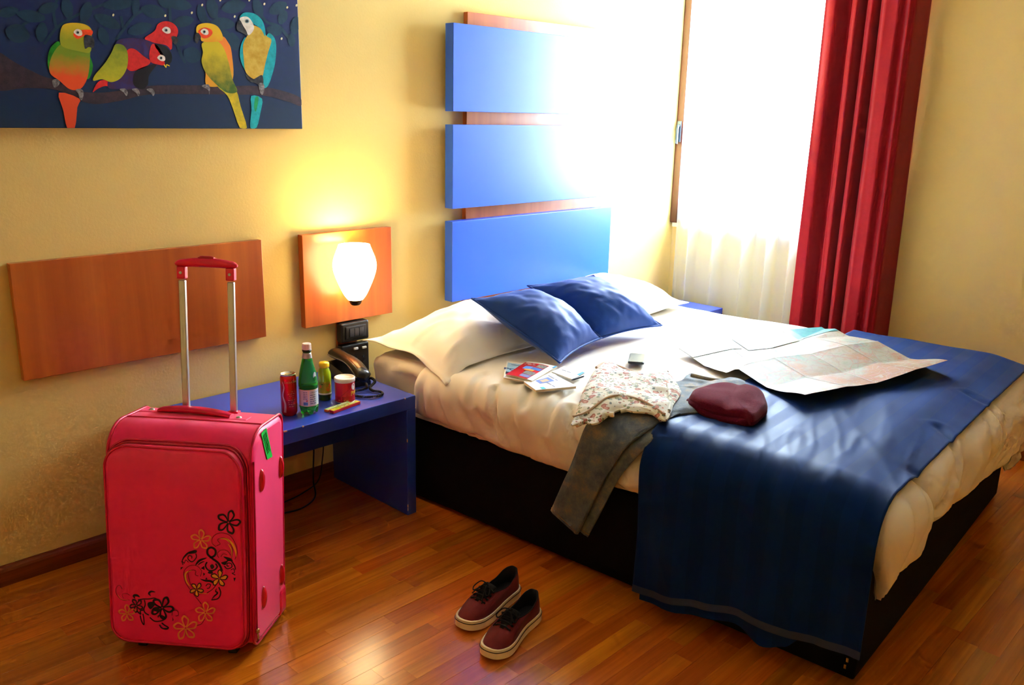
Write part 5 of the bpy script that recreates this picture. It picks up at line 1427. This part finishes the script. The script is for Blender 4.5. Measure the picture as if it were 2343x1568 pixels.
# telescopic handle
HD = .222
tb = thing_ = MB()
for w_ in (.135, .280):
    mb = MB(); mb.obox((w_ - .0095, HD - .007, TP - .02), (.019, 0, 0), (0, .014, 0), (0, 0, .405)); tu = mb.build('handle_tube', steel, case, bevel=.003, segs=3)
    mb = MB(); mb.obox((w_ - .0125, HD - .010, 1.008), (.025, 0, 0), (0, .020, 0), (0, 0, .036)); bk_ = mb.build('tube_bracket', plast, case, bevel=.003, segs=3)
    mb = MB(); mb.tube([(w_, HD - .0115, 1.026), (w_, HD - .0095, 1.026)], .0042, 12); mb.build('rivet', steel, bk_)
    mb = MB(); mb.box((w_ - .016, HD - .012, TP - .004), (w_ + .016, HD + .012, TP + .006)); mb.build('tube_collar', plast, case, bevel=.002)
mb = MB(); rings = []
for k in range(29):
    u = k / 28; w_ = lerp(.115, .300, u); z_ = 1.051 + .006 * sin(pi * u); e = min(1, sqrt(min(u, 1 - u) * 16 + .12)); th = (.0095 + .0045 * sin(pi * u)) * e
    rings.append([(w_, HD + .0125 * e * cos(a), z_ + th * sin(a)) for a in [2*pi*i/14 for i in range(14)]])
mb.grid(rings, closev=True); mb.cap(rings[0]); mb.cap(rings[-1], True); gp = mb.build('handle_grip', plast, case, smooth=True)
mb = MB(); rings = []
for k in range(9):
    u = k / 8; rings.append([(lerp(.186, .232, u), HD + .007 * cos(a), 1.0705 + .0055 * sin(a) * sqrt(min(1, min(u, 1-u) * 6 + .1))) for a in [2*pi*i/10 for i in range(10)]])
mb.grid(rings, closev=True); mb.cap(rings[0]); mb.cap(rings[-1], True); mb.build('release_button', mat('button_red', S(176, 10, 40), rough=.35), gp, smooth=True)
# side bumpers, sticker, zip pull, wheels
for d_, h_ in ((.076, .470), (.224, .462), (.078, .122), (.220, .126)):
    mb = MB(); rings = []
    for k in range(7):
        f = k / 6; sc = cos(f * pi / 2)
        rings.append([(SWd + .012 * sin(f * pi / 2) - .001, d_ + .0125 * sc * cos(a) * (.82 + .18 * abs(sin(a))), h_ + .034 * sc * sin(a)) for a in [2*pi*i/20 for i in range(20)]])
    mb.grid(rings, closev=True); mb.build('side_bumper', mat('bumper_red', S(206, 12, 40), rough=.3, coat=.3), case, smooth=True)
stick = [onPlane(x, y, s_o + s_w * (SWd + .0015), s_w) for x, y in ((597, 992), (609, 979), (623, 1045), (611, 1052))]
SI = SM.inverted(); stl = [SI @ p for p in stick]
mb = MB(); mb.cap([(SWd + .0022, p.y, p.z) for p in stl]); sk = mb.build('green_sticker', mat('sticker_green', S(14, 176, 60), rough=.45), case)
e1 = (stl[3] - stl[0]); e2 = (stl[1] - stl[0]); cen = sum(stl, Vector()) / 4
mb = MB(); rr = random.Random(9)
for k in range(5):
    t0 = stl[0] + e2 * (.2 + .14 * k); pts = []
    for q in range(14): p = t0 + e1 * (.12 + .055 * q) + e2 * rr.uniform(-.05, .05); pts.append((SWd + .0026, p.y, p.z))
    mb.tube(pts, .0005, 4)
wr_ = mb.build('handwriting', mat('ink_dark', S(16, 70, 30), rough=.6), sk)
mb = MB(); mb.lathe([(.0, -.006), (.006, -.005), (.006, .005), (0, .006)], 12, (SWd + .006, .017, .052)); mb.tube([(SWd + .006, .017, .048), (SWd + .008, .014, .030), (SWd + .008, .017, .026), (SWd + .008, .020, .030), (SWd + .006, .018, .048)], .0018, 6); mb.build('zip_pull', mat('gold_metal', S(200, 160, 110), rough=.25, metal=.9), case, smooth=True)
mb = MB(); mb.tube([(SWd + .001, .022, .54), (SWd + .0022, .021, .3), (SWd + .0022, .022, .06), (SWd + .002, .030, .016), (SWd + .0005, .06, .010)], .0026, 6); mb.build('side_zipper', mat('zip_pink', S(176, 10, 50)), case, smooth=True)
# corner guard at the lower back
mb = MB(); rings = []
for k in range(9):
    f = k / 8; rings.append([(w_, SDp - .035 * (1 - sin(f * pi / 2)) + .002 if True else 0, .09 * f - .002 + .0) for w_ in (SWd - .05, SWd + .003)])
mb.box((SWd - .06, SDp - .055, -.004), (SWd + .004, SDp + .003, .085)); mb.build('corner_guard', plast, case, bevel=.015, segs=4)
mb = MB(); mb.box((-.004, SDp - .055, -.004), (.06, SDp + .003, .085)); mb.build('corner_guard', plast, case, bevel=.015, segs=4)
for w_ in (.045, SWd - .045):
    c = SM @ Vector((w_, SDp - .015, 0)); zc = .022; hh = (zc - s_o.z + s_d.z * -1 * (SDp - .015)) / s_h.z
    mb = MB(); mb.tube([(w_ - .012, SDp - .010, hh), (w_ + .012, SDp - .010, hh)], .022, 20); mb.build('wheel', black_p, case, bevel=.002)
for w_ in (.075, SWd - .075):
    # foot reaches the floor under the front edge
    mb = MB(); mb.box((w_ - .013, .030, -.0315), (w_ + .013, .056, .002)); mb.build('front_foot', black_p, case, bevel=.003)

# the print on the pocket
Q8 = 4.7528
def fp(x, y, k=0):
    P = SI @ onPlane(240 + x / Q8, 1150 + y / Q8, s_o + s_d * PF, s_d)
    return Vector((P.x, PF - .0005 - .00025 * k, P.z))
dark = mat('print_black', S(28, 10, 34), rough=.5); golden = mat('print_gold', S(244, 160, 60), rough=.45); orange_p = mat('print_orange', S(244, 136, 84), rough=.5); thin = mat('print_wine', S(120, 8, 34), rough=.5)
prt = {'dark': MB(), 'gold': MB(), 'orange': MB(), 'thin': MB()}
def stroke(key, pts, w, k=1, taper=None, closed=False):
    q = smoothloop([V(*p) for p in pts], 7, closed)
    if closed: q.append(q[0].copy())
    L, Rr = ribbon2(q, w, taper); prt[key].grid([[fp(a.x, a.y, k), fp(b.x, b.y, k)] for a, b in zip(L, Rr)])
def fill(key, pts, k=1, sm=5):
    q = smoothloop([V(*p) for p in pts], sm) if sm > 1 else [V(*p) for p in pts]; prt[key].cap([fp(p.x, p.y, k) for p in q])
bulge = lambda u: .25 + 1.1 * sin(pi * u)
def flower(mbkey, x, y, R, rot, w, filled=None):
    for k in range(5):
        a = rot + 2*pi*k/5; ca, sa = cos(a), sin(a)
        loop = [(.10, 0), (.35, .20), (.70, .27), (.92, .10), (1.0, -.06), (.80, -.22), (.45, -.17)]
        pts = [(x + R * (p * ca - q * sa), y + R * (p * sa + q * ca)) for p, q in loop]
        if filled: fill(filled, pts, 2, 4)
        if mbkey: stroke(mbkey, pts, w, 3, lambda u: .55 + .75 * abs(sin(pi * u)), True)
flower('dark', 1345, 215, 128, -1.25, 17); flower('orange', 1045, 405, 108, -1.5, 14); flower('orange', 245, 1205, 92, -1.6, 13)
flower('orange', 1095, 1195, 108, -1.55, 14); flower('orange', 880, 1365, 130, -1.65, 16); flower('dark', 625, 1145, 122, -1.1, 18)
flower('dark', 1245, 825, 92, -.2, 9, 'gold'); flower('dark', 1000, 945, 76, -1.0, 8, 'gold'); flower('dark', 345, 1120, 72, -.8, 12)
# large turtle
stroke('dark', [(1275, 745), (1240, 665), (1165, 605), (1118, 560), (1120, 510), (1160, 490), (1200, 515), (1204, 560), (1178, 590), (1140, 598)], 22)
stroke('dark', [(985, 685), (1030, 632), (1110, 602)], 18, taper=bulge); stroke('dark', [(1010, 685), (1045, 655), (1085, 640)], 10, taper=bulge)
stroke('dark', [(1112, 648), (1095, 690), (1130, 738), (1190, 735), (1222, 700), (1205, 665)], 15); fill('dark', [(1145, 690), (1170, 672), (1190, 700), (1165, 725)])
fill('dark', [(1045, 715), (1080, 690), (1085, 735)], 1, 1); fill('dark', [(1120, 760), (1160, 740), (1175, 770), (1140, 775)]); fill('dark', [(1070, 762), (1092, 778), (1072, 800)], 1, 1); fill('dark', [(1104, 812), (1118, 838), (1092, 838)], 1, 1)
stroke('dark', [(1040, 832), (1090, 850), (1150, 855), (1190, 880), (1215, 885)], 17, taper=bulge); stroke('dark', [(1215, 890), (1170, 945), (1110, 985)], 7); stroke('dark', [(1110, 935), (1135, 930), (1150, 895), (1120, 885), (1100, 910)], 8)
stroke('dark', [(835, 650), (862, 595), (915, 545), (995, 522)], 14, taper=bulge); fill('dark', [(900, 556), (960, 522), (1000, 522), (985, 552)]); stroke('dark', [(990, 555), (995, 600), (950, 645), (905, 615), (915, 580), (945, 585), (945, 610)], 10)
stroke('dark', [(910, 650), (880, 625), (865, 660), (840, 640), (850, 680)], 7); fill('dark', [(825, 705), (855, 700), (825, 735)], 1, 1)
fill('dark', [(1265, 655), (1330, 630), (1290, 590), (1365, 605), (1390, 640), (1340, 640), (1310, 680)]); stroke('dark', [(1380, 640), (1412, 690), (1420, 730)], 12); stroke('dark', [(1300, 690), (1330, 720), (1380, 705), (1375, 665), (1335, 660), (1330, 690), (1350, 692)], 10)
stroke('dark', [(1370, 735), (1400, 720), (1410, 760), (1385, 770), (1420, 790)], 8); fill('dark', [(1398, 820), (1425, 818), (1410, 862)], 1, 1)
stroke('dark', [(1240, 920), (1260, 985), (1230, 1045), (1160, 1060)], 13); stroke('dark', [(1215, 935), (1205, 965), (1225, 985), (1190, 1020), (1165, 1050)], 13, taper=bulge)
# waves
stroke('thin', [(1212, 482), (1165, 440), (1180, 370), (1260, 330), (1360, 360), (1420, 450), (1440, 540), (1415, 620)], 6); stroke('thin', [(1215, 470), (1255, 450), (1225, 405), (1290, 385), (1340, 410), (1390, 500), (1380, 610)], 6)
stroke('gold', [(1245, 392), (1320, 398), (1385, 450), (1420, 520), (1430, 590)], 20, taper=bulge); stroke('gold', [(1340, 450), (1380, 520), (1382, 610)], 9, taper=bulge)
stroke('thin', [(1240, 602), (1222, 560), (1262, 520), (1330, 525), (1368, 575)], 6); stroke('thin', [(1262, 590), (1290, 560), (1330, 570)], 5)
stroke('thin', [(1040, 805), (1052, 745), (1000, 690), (920, 690), (862, 750), (870, 850), (930, 950), (1050, 1105)], 6); stroke('thin', [(1020, 800), (985, 785), (990, 745), (950, 735), (905, 760), (920, 850), (935, 900)], 6)
stroke('gold', [(945, 738), (880, 770), (885, 850), (925, 910)], 14, taper=bulge); stroke('gold', [(960, 970), (1040, 985), (1130, 995)], 6, taper=bulge)
stroke('thin', [(1000, 1340), (1050, 1320), (1085, 1270)], 6); stroke('thin', [(730, 1230), (740, 1180), (790, 1180), (800, 1225), (770, 1235)], 7)
stroke('thin', [(190, 940), (160, 900), (125, 930), (130, 1000), (190, 1060), (270, 1062)], 5); stroke('orange', [(140, 1000), (180, 1050), (260, 1065)], 5); stroke('thin', [(200, 1040), (190, 1000), (240, 990), (270, 1010)], 5)
# small turtle
stroke('dark', [(330, 1045), (315, 1015), (350, 1010), (380, 1030)], 20, taper=bulge); stroke('dark', [(500, 1015), (480, 990), (505, 968), (550, 975)], 16, taper=bulge)
stroke('dark', [(360, 1060), (420, 1050), (480, 1050), (540, 1040), (580, 1060)], 12); stroke('dark', [(430, 1060), (440, 1110), (425, 1160), (440, 1200), (480, 1225)], 13); fill('dark', [(470, 1090), (520, 1080), (545, 1110), (500, 1160), (470, 1130)])
stroke('dark', [(490, 1250), (540, 1290), (600, 1290), (650, 1270), (640, 1240), (590, 1230), (580, 1250)], 13); stroke('dark', [(350, 1180), (390, 1215), (385, 1180), (420, 1170)], 14); stroke('dark', [(385, 1230), (400, 1290), (425, 1330), (425, 1270), (415, 1210)], 11)
stroke('dark', [(595, 1330), (620, 1365), (670, 1378), (690, 1360), (650, 1335), (620, 1310)], 14); fill('dark', [(640, 1365), (690, 1362), (660, 1382)], 1, 1); fill('dark', [(740, 1245), (748, 1280), (736, 1290)], 1, 1); fill('dark', [(520, 1170), (580, 1190), (600, 1160), (560, 1145)])
for key, m, nm in (('dark', dark, 'black_print'), ('gold', golden, 'gold_print'), ('orange', orange_p, 'orange_flower_print'), ('thin', thin, 'wave_print')):
    q = prt[key].build(nm, m, pk); q['kind'] = 'stuff'
# ------------------------------------------------------------------ pair of canvas shoes
canvas_m = mat('maroon_canvas', S(104, 6, 20), rough=.85, sheen=.08, vary=.1, vscale=90, bump=.25, bscale=800, bdist=.0006)
rubber = mat('sole_rubber', S(242, 230, 202), rough=.6, vary=.08, vscale=20)
line_m = mat('sole_line', S(24, 14, 16), rough=.6); lining = mat('shoe_lining', S(16, 14, 22), rough=.9); lace_m = mat('lace_black', S(14, 12, 18), rough=.85)
SL = .278
def outline(u_in=0.0):
    """sole outline: x from toe (0) to heel (SL), y to the sides; asymmetric ball and waist"""
    half = [(0, 0), (.004, .022), (.018, .037), (.05, .0475), (.085, .050), (.13, .0455), (.17, .0405), (.21, .0385), (.245, .036), (.268, .024), (SL, 0)]
    other = [(.268, -.024), (.245, -.035), (.21, -.036), (.17, -.034), (.13, -.0375), (.085, -.0455), (.05, -.0465), (.018, -.036), (.004, -.022)]
    lp = smoothloop([V(*p) for p in half + other], 6)
    if u_in:
        c = V(SL * .5, 0); return [Vector((p.x + (SL*.5 - p.x) * u_in / (SL * .5), p.y - math.copysign(min(abs(p.y), u_in), p.y))) for p in lp]
    return lp
def make_shoe(label, side):
    t = thing('canvas_shoe', label, 'shoe', (0, 0, 0), 'pair of maroon canvas shoes on the floor')
    o0 = outline(); fl = lambda p: (p.x, p.y * side)
    mb = MB(); rings = []
    for ins, z in ((.004, .0), (.0, .003), (.0, .024), (.0015, .030), (.004, .031)):
        q = outline(ins) if ins else o0
        rings.append([(*fl(p), z + .006 * sstep(.05, 0, p.x) * (1 if z < .01 else .8)) for p in q])
    mb.grid(rings, closev=True); mb.cap(rings[0]); mb.cap(rings[-1], True)
    so_ = mb.build('sole', rubber, t, smooth=False, angle=40)
    mb = MB(); mb.tube([(p.x, p.y * side, .0245 + .0048 * sstep(.05, 0, p.x)) for p in [c + (c - V(SL * .5, 0)).normalized() * .0004 for c in o0]], .0013, 5, closed=True); mb.build('sole_stripe', line_m, so_, smooth=True)
    # upper lofted from the sole edge to the ankle opening
    bottom = outline(.0045); n = len(bottom)
    op = smoothloop([V(*p) for p in ((.112, 0), (.125, .017), (.16, .0265), (.20, .028), (.24, .024), (.262, .012), (.266, 0), (.262, -.012), (.24, -.024), (.20, -.028), (.16, -.0265), (.125, -.017))], 10)
    # resample the opening by the angle of each sole point about the middle of the opening
    def near(i):
        u = i / n; k = u * len(op); a = int(k) % len(op); b = (a + 1) % len(op); return op[a].lerp(op[b], k - int(k))
    opz = lambda x: .072 - .006 * sin(pi * min(1, max(0, (x - .112) / .15))) + .016 * sstep(.20, .266, x) + .003 * sstep(.15, .112, x)
    rings = []; NL = 14
    for l in range(NL + 1):
        v = l / NL; ring = []
        for i in range(n):
            B = bottom[i]; T_ = near(i); zt = opz(T_.x)
            Bp = Vector((B.x, B.y, .028)); Tp = Vector((T_.x, T_.y, zt))
            M_ = Vector((lerp(B.x, T_.x, .12), lerp(B.y, T_.y, .10), lerp(.03, zt, .86 if B.x < .12 else .80)))
            if B.x < .05: M_.z = lerp(.056, M_.z, sstep(0, .05, B.x) * .5)
            p = Bp * (1-v)**2 + M_ * (2*v*(1-v)) + Tp * v*v
            p.z += .0012 * pn(p.x * 60, p.y * 60, side * 3)
            ring.append((p.x, p.y * side, p.z))
        rings.append(ring)
    mb = MB(); mb.grid(rings, closev=True); up_ = mb.build('upper', canvas_m, t, smooth=True)
    top = [Vector(p) for p in rings[-1]]
    c0 = Vector((.20, 0, .034)); inn = [top] + [[c0 + (p - c0) * k + V(0, 0, (.0 if j == 0 else -.02 * j * .0)) for p in top] for j, k in enumerate((.95,))]
    ins = [[Vector((lerp(p.x, .195, 1 - k) - (.0 if k > .9 else .0), p.y * k, z if z else p.z)) for p in top] for k, z in ((.94, 0), (.96, .05), (.9, .036))]
    mb = MB(); mb.grid([top] + ins, closev=True); mb.cap(ins[-1]); mb.build('lining', lining, t, smooth=True)
    mb = MB(); mb.tube(top, .0016, 6, closed=True); mb.build('collar_binding', lining, up_, smooth=True)
    # foxing strip ridge
    mb = MB(); mb.tube([(p.x, p.y * side, .0305 + .0048 * sstep(.05, 0, p.x)) for p in outline(.003)], .0026, 6, closed=True); mb.build('sole_rim', rubber, so_, smooth=True)
    # tongue
    mb = MB(); rings2 = []
    for k in range(10):
        u = k / 9; x = lerp(.070, .140, u); z = lerp(.0655, .090, u ** 1.1); hw = lerp(.016, .024, u)
        rings2.append([(x, hw * s_, z - .006 * s_ * s_) for s_ in (-1, -.6, -.2, .2, .6, 1)])
    mb.grid(rings2); tg_ = mb.build('tongue', lining, t, smooth=True); q = tg_.modifiers.new('t', 'SOLIDIFY'); q.thickness = .003
    # laces over the eyelet stays
    def vz(x): return lerp(.066, .0855, (x - .070) / .055)
    for k in range(4):
        x = .074 + .0145 * k; hw = .019 + .001 * k; z = vz(x) + .0025
        mb = MB(); mb.tube([(x + .004, -hw - .004, z - .008), (x + .002, -hw * .7, z - .0005), (x, 0, z + .003), (x + .002, hw * .7, z - .0005), (x + .004, hw + .004, z - .008)], .0026, 6); mb.build('lace', lace_m, t, smooth=True)
        for s_ in (-1, 1):
            mb = MB(); mb.tube([(x + .004, s_ * (hw + .004), z - .0075), (x + .005, s_ * (hw + .0048), z - .0095)], .0036, 10); mb.build('eyelet', lace_m, up_)
    kx, kz = .124, .096
    for pts in ([(kx, 0, kz), (kx - .012, .018, kz + .004), (kx - .030, .030, kz - .010), (kx - .034, .020, kz - .014), (kx - .012, .006, kz)], [(kx, 0, kz), (kx - .006, -.018, kz + .006), (kx - .020, -.034, kz - .010), (kx - .030, -.026, kz - .016), (kx - .010, -.006, kz)],
                [(kx, .002, kz), (kx - .020, .008, kz - .004), (kx - .046, .018, kz - .020), (kx - .058, .024, kz - .030)], [(kx, -.002, kz), (kx - .018, -.012, kz - .006), (kx - .040, -.026, kz - .022)]):
        mb = MB(); mb.tube(smoothloop([V(p[0], p[1] * side, p[2]) for p in pts], 6, False), .0019, 6); mb.build('lace_bow', lace_m, t, smooth=True)
    mb = MB(); mb.lathe([(0, -.005), (.005, -.003), (.006, 0), (.005, .003), (0, .005)], 12, (kx, 0, kz)); mb.build('lace_knot', lace_m, t, smooth=True)
    if side > 0:
        # woven side tag
        def sp_(x, z, e=.0): 
            best = min(rings, key=lambda r: 0); 
            i = min(range(n), key=lambda i: (rings[5][i][0] - x) ** 2 + (0 if rings[5][i][1] > 0 else 1)); p, q = Vector(rings[4][i]), Vector(rings[8][i])
            return p.lerp(q, z) + V(0, .0012 + e, .0008)
        cs = [sp_(.093, .2), sp_(.101, .2), sp_(.101, .75), sp_(.093, .75)]
        mb = MB(); mb.cap(cs); tg2 = mb.build('side_tag', mat('tag_black', S(26, 22, 24), rough=.7), up_)
        ctr = sum(cs, Vector()) / 4; ex = (cs[3] - cs[0]) * -1; ey = (cs[1] - cs[0]); 
        mb = MB(); text_on(mb, 'VANS', .0045, lambda x, y: ctr + ex.normalized() * x + ey.normalized() * y + V(0, .0008, .0004)); mb.build('tag_lettering', mat('tag_white', S(214, 206, 196), rough=.7), tg2)
    return t
def put(t, toe, heel):
    toe, heel = Vector((*toe, 0)), Vector((*heel, 0)); d = heel - toe
    t.location = (toe.x, toe.y, .0005); t.rotation_euler = (0, 0, math.atan2(d.y, d.x)); k = d.length / SL; t.scale = (k, k, k)
put(make_shoe('maroon canvas shoe with lace end sticking out, farther from the viewer', -1), (1.545, -1.205), (1.828, -1.160))
put(make_shoe('maroon canvas shoe with small side tag, nearer the viewer', 1), (1.502, -1.362), (1.775, -1.296))
